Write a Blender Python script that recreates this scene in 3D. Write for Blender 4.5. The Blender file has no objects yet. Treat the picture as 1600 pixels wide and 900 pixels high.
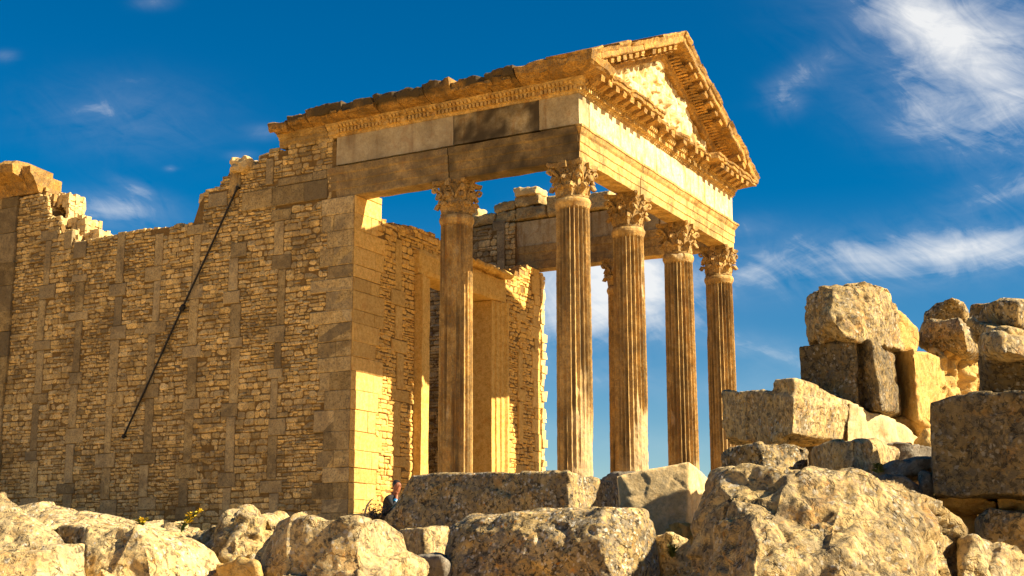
import bpy, bmesh, math, random
from mathutils import Vector, Matrix, noise
R = math.radians
random.seed(7)
S = bpy.context.scene
COL = S.collection

# ------------------------------------------------------------------ camera
CAM = Vector((16.874, -34.417, 0.0))
FW = Vector((-0.470845, 0.858349, 0.203816)); RT = Vector((0.876563, 0.481284, -0.001886)); UP = Vector((0.099713, -0.177770, 0.979007))
FPX = 2143.0
cd = bpy.data.cameras.new('camera'); cam = bpy.data.objects.new('camera', cd); COL.objects.link(cam)
m = Matrix.Identity(4)
for i in range(3):
    m[i][0] = RT[i]; m[i][1] = UP[i]; m[i][2] = -FW[i]; m[i][3] = CAM[i]
cam.matrix_world = m
cd.sensor_width = 36; cd.lens = FPX / 1600 * 36; cd.clip_start = 0.1; cd.clip_end = 6000
S.camera = cam

# ------------------------------------------------------------------ sun and sky
SUNDIR = Vector((0.978, 0.208, 0.697)).normalized()
SUN_EL = math.asin(SUNDIR.z)
SUN_STRENGTH = 5.0
SKY_STRENGTH = 0.05
sl = bpy.data.lights.new('sun', 'SUN'); sl.energy = SUN_STRENGTH; sl.angle = R(0.5); sl.color = (1.0, 0.85, 0.60)
sun = bpy.data.objects.new('sun', sl); COL.objects.link(sun)
sun.rotation_euler = SUNDIR.to_track_quat('Z', 'Y').to_euler()
S.view_settings.view_transform = 'Standard'; S.view_settings.look = 'None'
S.view_settings.gamma = 1; S.view_settings.use_curve_mapping = False
S.view_settings.exposure = 1.42

def pixdir(px, py):
    return FW * FPX + RT * (px - 800) + UP * (450 - py)
def at(px, py, d):
    """a point of the place seen in direction (px, py), d metres ahead of the camera"""
    return CAM + pixdir(px, py) * (d / FPX)

FH = Vector((FW.x, FW.y, 0)).normalized(); RH = Vector((FH.y, -FH.x, 0))
def skyuv(px, py):
    d = pixdir(px, py); f = d.dot(FH)
    return d.dot(RH) / f, d.z / f

W = bpy.data.worlds.new('World'); S.world = W; W.use_nodes = True
nt = W.node_tree; N = nt.nodes; L = nt.links; N.clear()
def nd(t, **k):
    n = N.new(t)
    for a, v in k.items(): setattr(n, a, v)
    return n
def mth(op, a, b=None, c=None, clamp=False):
    n = N.new('ShaderNodeMath'); n.operation = op; n.use_clamp = clamp
    for i, v in enumerate((a, b, c)):
        if v is None: continue
        if isinstance(v, (int, float)): n.inputs[i].default_value = v
        else: L.new(v, n.inputs[i])
    return n.outputs[0]
sky = nd('ShaderNodeTexSky'); sky.sky_type = 'NISHITA'; sky.sun_disc = False
sky.sun_elevation = SUN_EL; sky.sun_rotation = math.atan2(SUNDIR.x, SUNDIR.y)
sky.air_density = 1.0; sky.dust_density = 0.15; sky.ozone_density = 2.0; sky.altitude = 500
hs = nd('ShaderNodeHueSaturation'); hs.inputs['Hue'].default_value = 0.50; hs.inputs['Saturation'].default_value = 1.6; hs.inputs['Value'].default_value = 0.77
L.new(sky.outputs[0], hs.inputs['Color'])
tc = nd('ShaderNodeTexCoord')
def dotp(v):
    n = N.new('ShaderNodeVectorMath'); n.operation = 'DOT_PRODUCT'; L.new(tc.outputs['Generated'], n.inputs[0]); n.inputs[1].default_value = v
    return n.outputs['Value']
fz = mth('MAXIMUM', dotp(FH), 0.05)
U = mth('DIVIDE', dotp(RH), fz); V = mth('DIVIDE', dotp((0, 0, 1)), fz)
front = mth('GREATER_THAN', dotp(FH), 0.06)
# wispy cirrus: (centre px, centre py, half length px, half width px, tilt deg, strength)
CL = [(1545, 95, 200, 105, -25, 1.15), (1440, 30, 150, 45, -38, .9), (1480, 200, 120, 50, -15, .6), (1560, 305, 90, 24, 14, .6), (1400, 402, 320, 42, 5, 1.2),
      (1560, 385, 160, 30, 8, .6), (1270, 110, 70, 22, 28, .5), (1225, 155, 26, 24, 20, .7), (905, 450, 130, 90, 8, 1.5), (1000, 440, 60, 70, 60, 1.1), (920, 500, 140, 30, 5, .5),
      (1190, 545, 110, 22, -8, .55), (200, 185, 140, 55, -5, .36), (180, 330, 85, 26, -6, 1.1), (215, 295, 45, 12, -20, .5), (412, 206, 26, 11, 0, .6),
      (378, 243, 20, 7, 0, .6), (10, 88, 16, 8, 0, .6), (240, 3, 26, 10, 0, .6), (268, 263, 9, 4, 0, .7), (1000, 600, 260, 26, -8, .32), (1000, 690, 260, 26, -8, .35), (1150, 360, 60, 18, 10, .4), (1230, 600, 160, 40, 0, .25)]
tot = None
for (px, py, a, b, t, s) in CL:
    u0, v0 = skyuv(px, py); u1, _ = skyuv(px + a, py); _, v1 = skyuv(px, py + b)
    a = abs(u1 - u0); b = abs(v1 - v0); c, sn = math.cos(R(t)), math.sin(R(t))
    du = mth('SUBTRACT', U, u0); dv = mth('SUBTRACT', V, v0)
    e = mth('ADD', mth('MULTIPLY', du, c / a), mth('MULTIPLY', dv, sn / a))
    g = mth('ADD', mth('MULTIPLY', du, -sn / b), mth('MULTIPLY', dv, c / b))
    r2 = mth('ADD', mth('MULTIPLY', e, e), mth('MULTIPLY', g, g))
    w = mth('MULTIPLY', mth('EXPONENT', mth('MULTIPLY', r2, -1.0)), s)
    tot = w if tot is None else mth('ADD', tot, w)
def wisp(ang, su, sv, sc, det, dist):
    c, sn = math.cos(R(ang)), math.sin(R(ang))
    a = mth('MULTIPLY', mth('ADD', mth('MULTIPLY', U, c), mth('MULTIPLY', V, sn)), su)
    b = mth('MULTIPLY', mth('ADD', mth('MULTIPLY', U, -sn), mth('MULTIPLY', V, c)), sv)
    cb = N.new('ShaderNodeCombineXYZ'); L.new(a, cb.inputs[0]); L.new(b, cb.inputs[1])
    n = N.new('ShaderNodeTexNoise'); n.inputs['Scale'].default_value = sc; n.inputs['Detail'].default_value = det; n.inputs['Roughness'].default_value = .62; n.inputs['Distortion'].default_value = dist
    L.new(cb.outputs[0], n.inputs['Vector']); return n.outputs['Fac']
w1 = wisp(12, 1, 3.2, 7, 9, .9); w2 = wisp(-35, 1, 2.2, 19, 8, 1.2)
ww = mth('ADD', mth('MULTIPLY', w1, .6), mth('MULTIPLY', w2, .5))
dens = mth('MULTIPLY', mth('SUBTRACT', mth('ADD', mth('MULTIPLY', tot, .50), mth('MULTIPLY', ww, 1.5)), 1.02), 1.35, clamp=True)
dens = mth('MULTIPLY', mth('POWER', dens, 1.15), mth('MINIMUM', mth('MULTIPLY', tot, 3), 1))
haze_ = mth('MULTIPLY', mth('MULTIPLY', mth('MINIMUM', tot, 1.2), mth('MULTIPLY', mth('SUBTRACT', ww, .38), 3.0, clamp=True)), .30)
dens = mth('MULTIPLY', mth('MULTIPLY', mth('MAXIMUM', dens, haze_), front), .88)
mixc = nd('ShaderNodeMix', data_type='RGBA'); L.new(dens, mixc.inputs['Factor']); L.new(hs.outputs[0], mixc.inputs['A']); mixc.inputs['B'].default_value = (7.4, 7.35, 7.2, 1)
bg = nd('ShaderNodeBackground'); bg.inputs['Strength'].default_value = SKY_STRENGTH; L.new(mixc.outputs['Result'], bg.inputs['Color'])
out = nd('ShaderNodeOutputWorld'); L.new(bg.outputs[0], out.inputs[0])

# ------------------------------------------------------------------ materials
def stone(name, dark, mid, light, lichen=0.0, black=0.0, orange=0.0, streak=0.0, bump=.5, sc=1.0, patch=0.3, white=0.0, pits=0.0):
    M = bpy.data.materials.new(name); M.use_nodes = True
    t = M.node_tree; n = t.nodes; l = t.links
    b = n['Principled BSDF']; b.inputs['Roughness'].default_value = .9; b.inputs['Specular IOR Level'].default_value = .15
    geo = n.new('ShaderNodeNewGeometry'); P = geo.outputs['Position']
    def noi(scale, det=6, rough=.6, dist=0, vec=None, off=0):
        x = n.new('ShaderNodeTexNoise'); x.inputs['Scale'].default_value = scale; x.inputs['Detail'].default_value = det
        x.inputs['Roughness'].default_value = rough; x.inputs['Distortion'].default_value = dist
        if off:
            v = n.new('ShaderNodeVectorMath'); v.operation = 'ADD'; l.new(vec or P, v.inputs[0]); v.inputs[1].default_value = (off, off * .7, off * 1.3); l.new(v.outputs[0], x.inputs['Vector'])
        else: l.new(vec or P, x.inputs['Vector'])
        return x.outputs['Fac']
    def ramp(f, a, bb, c0=0, c1=1):
        x = n.new('ShaderNodeMapRange'); x.interpolation_type = 'SMOOTHSTEP'; x.inputs['From Min'].default_value = a; x.inputs['From Max'].default_value = bb
        x.inputs['To Min'].default_value = c0; x.inputs['To Max'].default_value = c1; l.new(f, x.inputs['Value']); return x.outputs['Result']
    def mix(f, A, B, mode='MIX'):
        x = n.new('ShaderNodeMix'); x.data_type = 'RGBA'; x.blend_type = mode
        for s_, v in (('Factor', f), ('A', A), ('B', B)):
            if isinstance(v, (int, float)): x.inputs[s_].default_value = v
            elif isinstance(v, tuple): x.inputs[s_].default_value = (*v, 1)
            else: l.new(v, x.inputs[s_])
        return x.outputs['Result']
    base = n.new('ShaderNodeValToRGB'); cr = base.color_ramp
    cr.elements[0].position = .3; cr.elements[0].color = (*dark, 1); cr.elements[1].position = .72; cr.elements[1].color = (*light, 1)
    e = cr.elements.new(.5); e.color = (*mid, 1)
    l.new(noi(5 * sc, 9, .74, .3), base.inputs[0]); c = base.outputs[0]
    at_ = n.new('ShaderNodeAttribute'); at_.attribute_name = 'tint'
    sp = n.new('ShaderNodeSeparateColor'); l.new(at_.outputs['Color'], sp.inputs[0])
    # large soft weathering patches
    if patch: c = mix(ramp(noi(.8 * sc, 7, .7, .5, off=11), .48, .60, 0, patch), c, tuple(v * .45 for v in dark))
    if streak:
        mp = n.new('ShaderNodeMapping'); mp.inputs['Scale'].default_value = (1, 1, .13); l.new(P, mp.inputs['Vector'])
        c = mix(ramp(noi(3.2, 6, .65, .2, vec=mp.outputs[0], off=3), .5, .68, 0, streak), c, (dark[0] * .75, dark[1] * .6, dark[2] * .42))
    if orange: c = mix(ramp(noi(2.6 * sc, 6, .65, .6, off=23), .56, .64, 0, orange), c, (.50, .235, .045))
    if lichen:
        fac = mix(1.0, ramp(noi(2.6 * sc, 8, .75, .4, off=5), .43, .53, 0, 1), ramp(noi(16 * sc, 6, .7, off=31), .42, .52, 0, 1), 'MULTIPLY')
        sc1 = n.new('ShaderNodeMath'); sc1.operation = 'MULTIPLY'; sc1.inputs[1].default_value = lichen; l.new(fac, sc1.inputs[0])
        c = mix(sc1.outputs[0], c, (.17, .145, .105))
    if black: c = mix(ramp(noi(17 * sc, 6, .72, .3, off=41), .525, .575, 0, black), c, (.045, .034, .02))
    if white:
        wm = ramp(noi(3.1 * sc, 5, .65, .4, off=91), .40, .58, .12, 1)
        for (vs_, col, thr) in ((21, (.60, .54, .42), .62), (34, (.64, .58, .46), .7), (27, (.50, .22, .035), .86), (30, (.06, .05, .035), .7)):
            v = n.new('ShaderNodeTexVoronoi'); v.inputs['Scale'].default_value = vs_ * sc * .8
            dv = n.new('ShaderNodeVectorMath'); dv.operation = 'ADD'; nv = n.new('ShaderNodeTexNoise'); nv.inputs['Scale'].default_value = 30 * sc; l.new(P, nv.inputs['Vector'])
            sc_ = n.new('ShaderNodeVectorMath'); sc_.operation = 'SCALE'; sc_.inputs['Scale'].default_value = .045 / sc; l.new(nv.outputs['Color'], sc_.inputs[0]); l.new(P, dv.inputs[0]); l.new(sc_.outputs[0], dv.inputs[1]); l.new(dv.outputs[0], v.inputs['Vector'])
            sr = n.new('ShaderNodeSeparateColor'); l.new(v.outputs['Color'], sr.inputs[0])
            on = ramp(sr.outputs[0], thr, thr + .05); spot = ramp(v.outputs['Distance'], .26, .42, 1, 0)
            k_ = n.new('ShaderNodeMath'); k_.operation = 'MULTIPLY'; l.new(on, k_.inputs[0]); l.new(spot, k_.inputs[1])
            k2 = n.new('ShaderNodeMath'); k2.operation = 'MULTIPLY'; l.new(k_.outputs[0], k2.inputs[0]); k2.inputs[1].default_value = white
            c = mix(mix(1.0, k2.outputs[0], wm, 'MULTIPLY'), c, col)
    tr = n.new('ShaderNodeMath'); tr.operation = 'MULTIPLY'; tr.inputs[1].default_value = 2.0; l.new(sp.outputs[0], tr.inputs[0])
    cc = n.new('ShaderNodeCombineColor')
    for i in range(3): l.new(tr.outputs[0], cc.inputs[i])
    c = mix(1.0, c, cc.outputs[0], 'MULTIPLY')
    c = mix(sp.outputs[1], c, (.33, .29, .215), 'MIX')      # grey bleached stones
    c = mix(sp.outputs[2], c, (.075, .055, .03), 'MIX')       # dark stained stones, and painted shade in the column flutes
    l.new(c, b.inputs['Base Color'])
    bn = noi(9 * sc, 9, .64, 0, off=2); bf = noi(45 * sc, 6, .7, off=8)
    ad = n.new('ShaderNodeMath'); ad.operation = 'MULTIPLY_ADD'; l.new(bf, ad.inputs[0]); ad.inputs[1].default_value = .45; l.new(bn, ad.inputs[2])
    h = ad.outputs[0]
    if pits:
        pz = ramp(noi(7 * sc, 5, .6, .5, off=71), .36, .46, -pits, 0)
        a2 = n.new('ShaderNodeMath'); a2.operation = 'ADD'; l.new(h, a2.inputs[0]); l.new(pz, a2.inputs[1]); h = a2.outputs[0]
    bp = n.new('ShaderNodeBump'); bp.inputs['Strength'].default_value = bump; bp.inputs['Distance'].default_value = .035 / sc; l.new(h, bp.inputs['Height'])
    l.new(bp.outputs[0], b.inputs['Normal'])
    return M
def plain(name, col, rough=.8, metal=0.0, var=.25, sc=20):
    M = bpy.data.materials.new(name); M.use_nodes = True; t = M.node_tree; b = t.nodes['Principled BSDF']
    x = t.nodes.new('ShaderNodeTexNoise'); x.inputs['Scale'].default_value = sc; x.inputs['Detail'].default_value = 4
    g = t.nodes.new('ShaderNodeTexCoord'); t.links.new(g.outputs['Object'], x.inputs['Vector'])
    r = t.nodes.new('ShaderNodeValToRGB'); r.color_ramp.elements[0].position = .3; r.color_ramp.elements[1].position = .7
    r.color_ramp.elements[0].color = (*[v * (1 - var) for v in col], 1); r.color_ramp.elements[1].color = (*[min(1, v * (1 + var)) for v in col], 1)
    t.links.new(x.outputs['Fac'], r.inputs[0]); t.links.new(r.outputs[0], b.inputs['Base Color'])
    b.inputs['Roughness'].default_value = rough; b.inputs['Metallic'].default_value = metal
    return M
M = {}
M['wall'] = stone('wall_limestone', (.40, .245, .075), (.64, .44, .165), (.80, .61, .29), lichen=.3, black=.55, patch=.6, bump=.6, sc=1.0)
M['bounce_gold_wall'] = stone('bounce_gold_limestone', (.44, .25, .055), (.66, .41, .115), (.78, .55, .20), lichen=.0, black=.25, orange=.5, patch=.15, bump=.6, sc=1.5)  # wall stone with golden light bounced off columns and floor painted in
M['mortar'] = stone('mortar_earth', (.14, .08, .026), (.20, .12, .04), (.28, .175, .065), bump=.6, patch=.2, sc=2)
M['core'] = stone('rubble_core', (.50, .32, .11), (.66, .46, .19), (.78, .60, .31), orange=.3, bump=.8, patch=.1, sc=1.3)
M['trim'] = stone('entablature_limestone', (.36, .205, .055), (.60, .385, .12), (.72, .50, .20), lichen=.35, black=.35, streak=.6, orange=.45, patch=.6, bump=.7)
M['frieze'] = stone('frieze_limestone', (.54, .36, .13), (.74, .57, .29), (.85, .72, .45), lichen=.12, streak=.9, orange=.45, patch=.35, bump=.35, black=.25)
M['cornice'] = stone('cornice_limestone', (.26, .125, .024), (.52, .28, .062), (.66, .42, .13), lichen=.45, black=.6, orange=.55, patch=.6, bump=1.0, sc=1.4)
M['shaft'] = stone('column_limestone', (.38, .215, .065), (.60, .385, .13), (.74, .53, .23), lichen=.4, black=.2, streak=.8, orange=.4, patch=.5, bump=.6, sc=1.2)
M['cap'] = stone('capital_limestone', (.30, .16, .04), (.52, .315, .095), (.64, .45, .18), lichen=.5, black=.5, orange=.3, patch=.5, bump=.8, sc=1.5)
M['rock'] = stone('pale_rock', (.46, .29, .10), (.72, .51, .215), (.86, .67, .34), lichen=.5, black=.65, orange=.45, white=.75, patch=.2, bump=1.0, sc=1.3, pits=.7)
M['rockd'] = stone('lichen_rock', (.20, .125, .042), (.45, .305, .115), (.68, .50, .235), lichen=.85, black=.9, orange=.55, white=.8, patch=.5, bump=1.0, sc=1.4, pits=.7)
M['rockm'] = stone('mixed_rock', (.33, .205, .065), (.62, .43, .17), (.80, .61, .30), lichen=.6, black=.65, orange=.55, white=.6, patch=.35, bump=1.0, sc=1.4, pits=.7)
M['rocko'] = stone('ochre_rock', (.48, .27, .06), (.70, .43, .12), (.80, .58, .23), lichen=.15, black=.2, orange=.6, white=.2, patch=.1, bump=1.0, sc=1.4, pits=.4)
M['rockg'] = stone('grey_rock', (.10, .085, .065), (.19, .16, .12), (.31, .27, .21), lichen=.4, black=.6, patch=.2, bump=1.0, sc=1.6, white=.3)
M['rockb'] = stone('dressed_rock', (.52, .35, .15), (.70, .51, .25), (.80, .63, .36), lichen=.25, black=.2, orange=.35, white=.2, patch=.15, bump=.5, sc=1.4)
M['ground'] = stone('dry_ground', (.42, .26, .09), (.60, .39, .15), (.70, .49, .22), black=.2, patch=.2, bump=.8, sc=.8)
M['iron'] = plain('dark_iron', (.012, .010, .008), .6, .3)
M['leaf'] = plain('weed_green', (.10, .13, .02), .7)
M['petal'] = plain('yellow_petal', (.75, .52, .02), .6, var=.1)
M['twig'] = plain('dry_twig', (.06, .04, .025), .8)
M['skin'] = plain('skin', (.30, .10, .04), .6, var=.08)
M['black'] = plain('black_fabric', (.008, .008, .01), .85)
M['hair'] = plain('black_hair', (.006, .005, .005), .5)
M['jeans'] = plain('grey_blue_denim', (.045, .055, .085), .85)
M['blue'] = plain('blue_plastic', (.01, .15, .35), .3, var=.05)
M['shoe'] = plain('dark_shoe_leather', (.02, .018, .016), .6)

# ------------------------------------------------------------------ helpers
def vn(p, s, off=0.0):
    return noise.noise(Vector((p[0] * s + off, p[1] * s + off * 1.7, p[2] * s - off)))
def fb(p, s, o=4, off=0.0):
    return noise.fractal(Vector((p[0] * s + off, p[1] * s - off, p[2] * s + off * .6)), 1.0, 2.0, o)
def vn3(p, s, off=0.0):
    return Vector((vn(p, s, off), vn(p, s, off + 17.3), vn(p, s, off + 41.9)))
def link_mesh(name, me, mat, parent=None, origin=None):
    root = parent
    while root is not None and root.parent is not None: root = root.parent
    org = root.location.copy() if root is not None else (Vector(origin) if origin is not None else Vector((0, 0, 0)))
    me.transform(Matrix.Translation(-org))
    me.materials.clear(); me.materials.append(mat)
    o = bpy.data.objects.new(name, me); COL.objects.link(o)
    if parent is not None: o.parent = parent
    else: o.location = org
    return o
def tag(o, label=None, cat=None, group=None, kind=None):
    if label: o['label'] = label
    if cat: o['category'] = cat
    if group: o['group'] = group
    if kind: o['kind'] = kind
    return o
def empty(name, loc, label=None, cat=None, group=None):
    o = bpy.data.objects.new(name, None); COL.objects.link(o); o.location = loc; o.empty_display_size = .3
    bpy.context.view_layer.update()
    return tag(o, label, cat, group)

class MB:
    def __init__(s): s.v = []; s.f = []; s.t = []
    def add(s, vs, fs, t=(.5, 0, 0)):
        n = len(s.v); s.v += [tuple(v) for v in vs]; s.f += [tuple(n + i for i in f) for f in fs]; s.t += [t] * len(vs)
    def box(s, a, b, t=(.5, 0, 0), j=0.0):
        vs = [Vector(((a, b)[i & 1][0], (a, b)[(i >> 1) & 1][1], (a, b)[(i >> 2) & 1][2])) for i in range(8)]
        if j: vs = [v + Vector([random.uniform(-j, j) for _ in range(3)]) for v in vs]
        s.add(vs, [(0, 2, 3, 1), (4, 5, 7, 6), (0, 1, 5, 4), (2, 6, 7, 3), (0, 4, 6, 2), (1, 3, 7, 5)], t)
    def tube(s, pts, rad, n=8, t=(.5, 0, 0), cap=True):
        pts = [Vector(p) for p in pts]; rs = rad if isinstance(rad, (list, tuple)) else [rad] * len(pts)
        vs = []; up = None
        for i, p in enumerate(pts):
            d = (pts[min(i + 1, len(pts) - 1)] - pts[max(i - 1, 0)]).normalized()
            if up is None: up = Vector((0, 0, 1)) if abs(d.z) < .9 else Vector((1, 0, 0))
            a = d.cross(up).normalized(); up = a.cross(d).normalized()
            for k in range(n):
                q = 2 * math.pi * k / n; vs.append(p + (a * math.cos(q) + up * math.sin(q)) * rs[i])
        fs = [(i * n + k, i * n + (k + 1) % n, (i + 1) * n + (k + 1) % n, (i + 1) * n + k) for i in range(len(pts) - 1) for k in range(n)]
        if cap: fs += [tuple(range(n))[::-1], tuple((len(pts) - 1) * n + k for k in range(n))]
        s.add(vs, fs, t)
    def mesh(s, name, smooth=False):
        me = bpy.data.meshes.new(name); me.from_pydata(s.v, [], s.f); me.update()
        at_ = me.color_attributes.new('tint', 'FLOAT_COLOR', 'POINT')
        buf = []
        for t in s.t: buf += [t[0], t[1], t[2], 1.0]
        at_.data.foreach_set('color', buf)
        if smooth: me.polygons.foreach_set('use_smooth', [True] * len(me.polygons))
        return me
    def build(s, name, mat, parent=None, origin=None, smooth=False):
        return link_mesh(name, s.mesh(name, smooth), mat, parent, origin)
def set_tint(me, t=(.5, 0, 0)):
    if 'tint' not in me.color_attributes:
        a = me.color_attributes.new('tint', 'FLOAT_COLOR', 'POINT')
        a.data.foreach_set('color', [t[0], t[1], t[2], 1.0] * len(me.vertices))

# ------------------------------------------------------------------ ground
def gz(x, y):
    d = math.hypot(x - CAM.x, y - CAM.y)
    K = [(0, -1.5), (4.5, -1.45), (8, -.45), (14, 0.05), (30, .6), (60, .8), (120, -4), (400, -30), (4000, -60)]
    for (a, za), (b, zb) in zip(K, K[1:]):
        if d <= b:
            t = (d - a) / (b - a); z = za + (zb - za) * (t * t * (3 - 2 * t)); break
    else: z = -60
    return z + (.12 * noise.noise(Vector((x * .3, y * .3, 0))) + .03 * noise.noise(Vector((x * 1.7, y * 1.7, 5))) if d < 100 else 0)
g = MB(); rings = [0] + [1.05 ** i * .5 - .2 for i in range(12, 186)]; NA = 120
for r in rings:
    for k in range(NA):
        a = 2 * math.pi * k / NA; x = CAM.x + r * math.cos(a); y = CAM.y + r * math.sin(a); g.v.append((x, y, gz(x, y))); g.t.append((.5, 0, 0))
for i in range(len(rings) - 1):
    for k in range(NA): g.f.append((i * NA + k, i * NA + (k + 1) % NA, (i + 1) * NA + (k + 1) % NA, (i + 1) * NA + k))
tag(g.build('ground', M['ground'], smooth=True), kind='structure')

# ------------------------------------------------------------------ temple
TEMPLE = empty('temple_ruin', (0, 0, .7), 'ruined Roman temple of golden limestone with fluted columns, carved pediment and long rubble side wall', 'temple')
E = .45; LX = -7.36; WY = 12.0; FL = 1.75
ZA, ZF, ZT, ZC = 11.61, 12.61, 13.61, 14.48

def rtint(big=False, dark=.0):
    r = random.random()
    b = random.uniform(.48, .76) if not big else random.uniform(.42, .60)
    return (b, random.uniform(.0, .22) if not big else random.uniform(.0, .4), (random.random() ** 3) * .55 if not big else max(0, random.uniform(-.15, .6)) + dark)
class Face:
    """maps wall coordinates (u along, v up, w out of the face) to the place"""
    def __init__(s, o, u, n): s.o = Vector(o); s.u = Vector(u); s.n = Vector(n)
    def __call__(s, u, v, w): return s.o + s.u * u + Vector((0, 0, v)) + s.n * w
def put_stone(mb, F, u0, u1, v0, v1, w0, w1, t, g=.008, bev=.018):
    u0 += g; u1 -= g; v0 += g; v1 -= g
    if u1 - u0 < .03 or v1 - v0 < .02: return
    bev = min(bev, (v1 - v0) * .25, (u1 - u0) * .25); j = bev * .5
    q = [(u0, v0), (u1, v0), (u1, v1), (u0, v1)]
    q = [(a + random.uniform(-j, j), b + random.uniform(-j, j)) for a, b in q]
    cu, cv = (u0 + u1) / 2, (v0 + v1) / 2; vs = []
    for (w, ins) in ((w0, 0), (w1 - bev * .8, 0), (w1, bev)):
        for a, b in q:
            vs.append(F(a + (ins if a < cu else -ins), b + (ins if b < cv else -ins), w + (random.uniform(-.006, .006) if ins else 0)))
    fs = []
    for k in range(2):
        for i in range(4): fs.append((k * 4 + i, k * 4 + (i + 1) % 4, k * 4 + 4 + (i + 1) % 4, k * 4 + 4 + i))
    fs.append((8, 9, 10, 11))
    mb.add(vs, fs, t)
def put_pebble(mb, F, u0, u1, v0, v1, w1, t):
    """a small rubble stone with knocked-off corners and a domed face"""
    hw, hh = (u1 - u0) / 2 - .004, (v1 - v0) / 2 - .004; cu, cv = (u0 + u1) / 2, (v0 + v1) / 2
    if hw < .03 or hh < .02: return
    c = min(hw, hh) * random.uniform(.25, .6); ring = []
    for sx, sy in ((-1, -1), (1, -1), (1, 1), (-1, 1)):
        cc_ = c * random.uniform(.5, 1.3)
        a = (sx * hw, sy * (hh - cc_)); b = (sx * (hw - cc_ * 1.3), sy * hh)
        ring += ([a, b] if sx * sy < 0 else [b, a]) if False else ([a, b] if (sx, sy) in ((-1, -1), (1, 1)) else [b, a])
    ring = [(x + random.uniform(-.006, .006), y + random.uniform(-.006, .006)) for x, y in ring]
    vs = []; tx, ty_ = random.uniform(-.02, .02), random.uniform(-.02, .02)
    for k, (w, f) in enumerate(((-.08, 1), (w1 - .028, 1), (w1 - .008, .86), (w1, .6))):
        for x, y in ring: vs.append(F(cu + x * f, cv + y * f, w + (tx * x / hw + ty_ * y / hh) * (k > 0)))
    fs = [(k * 8 + i, k * 8 + (i + 1) % 8, k * 8 + 8 + (i + 1) % 8, k * 8 + 8 + i) for k in range(3) for i in range(8)] + [tuple(24 + i for i in range(8))]
    mb.add(vs, fs, t)
def masonry(mb, F, u0, u1, v0, v1, top, chains=(), big=(), holes=(), proud=.03, dens=1.0):
    """opus africanum: tall chains of big stones (uprights and through-blocks) with coursed rubble between"""
    solid = list(holes)
    for (a, b, c, d, w) in big:
        if top((a + b) / 2) > (c + d) / 2: put_stone(mb, F, a, b, c, d, -.1, proud + w + random.uniform(0, .02), rtint(True, .3 if w in (.07, .03) and d > 11.5 or w == .07 else 0), g=.006, bev=.02)
        solid.append((a, b, c, d))
    for (cu, wd) in chains:
        v = v0 + random.uniform(0, .5); k = random.randrange(2)
        while v < v1:
            if k == 0:
                h = random.uniform(.8, 1.85); sh_ = random.uniform(-.1, .1); a, b = cu + sh_ - wd / 2 + random.uniform(-.06, .04), cu + sh_ + wd / 2 + random.uniform(-.04, .06)
            else:
                h = random.uniform(.28, .55); ww = random.uniform(.55, 1.05); o = random.uniform(-.16, .16); a, b = cu - ww / 2 + o, cu + ww / 2 + o
            a = max(a, u0); b = min(b, u1)
            hit = any(a < s[1] - .02 and b > s[0] + .02 and v < s[3] and v + h > s[2] for s in solid)
            if not hit and b - a > .15:
                if v + h < top(cu) + .12: put_stone(mb, F, a, b, v, v + h, -.1, proud + random.uniform(-.01, .04), (random.uniform(.34, .52), random.uniform(.1, .35), max(0, random.uniform(-.2, .5))), g=.009, bev=.02)
                solid.append((a, b, v, v + h))
            v += h; k = 1 - k
    edges = [u0] + sorted(c for c, _ in chains if u0 < c < u1) + [u1]
    for e0, e1 in zip(edges, edges[1:]):
        v = v0 - random.uniform(0, .15)
        while v < v1:
            zn = noise.noise(Vector((e0 * 1.3, v * .45, 7.7)))
            h = random.uniform(.09, .17) * (1.15 + .75 * zn)
            if random.random() < .05: h *= 1.5
            cuts = sorted([(max(q[0], e0), min(q[1], e1)) for q in solid if q[2] < v + h * .5 < q[3] and q[1] > e0 and q[0] < e1])
            spans = []; x = e0
            for a, b in cuts:
                if a > x: spans.append((x, a))
                x = max(x, b)
            if x < e1: spans.append((x, e1))
            for a, b in spans:
                x = a
                while x < b - .02:
                    wd = random.choice((random.uniform(.10, .2), random.uniform(.18, .36), random.uniform(.2, .5))) * dens * (1.05 + .5 * zn); e = min(x + wd, b)
                    if b - e < .09: e = b
                    vj = v + random.uniform(-.015, .015); c = (x + e) / 2
                    if v + h * .5 < top(c) and random.random() > .006:
                        hh = h + random.uniform(-.025, .012)
                        if h > .15 and random.random() < .2:          # two thin stones instead of one
                            q = vj + hh * random.uniform(.4, .6); put_pebble(mb, F, x, e, vj, q, proud + random.uniform(-.025, .02), rtint()); put_pebble(mb, F, x, e, q, vj + hh, proud + random.uniform(-.025, .02), rtint())
                        else: put_pebble(mb, F, x, e, vj, vj + hh, proud + random.uniform(-.025, .025), rtint())
                    x = e
            v += h
def slab(mb, F, u0, u1, v0, top, w0, w1, step=.25, lo=.06, t=(.5, 0, 0)):
    """mortar backing of a wall following its broken top"""
    n = max(1, int((u1 - u0) / step)); us = [u0 + (u1 - u0) * i / n for i in range(n + 1)]
    vs = []
    for u in us:
        tz = max(v0 + .05, min(top(u - .06), top(u + .06), top(u)) - lo)
        vs += [F(u, v0, w0), F(u, tz, w0), F(u, tz, w1), F(u, v0, w1)]
    fs = []
    for i in range(n):
        for k in range(4): fs.append((i * 4 + k, i * 4 + (k + 1) % 4, (i + 1) * 4 + (k + 1) % 4, (i + 1) * 4 + k))
    fs += [(0, 1, 2, 3), (n * 4 + 3, n * 4 + 2, n * 4 + 1, n * 4)]
    mb.add(vs, fs, t)
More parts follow.
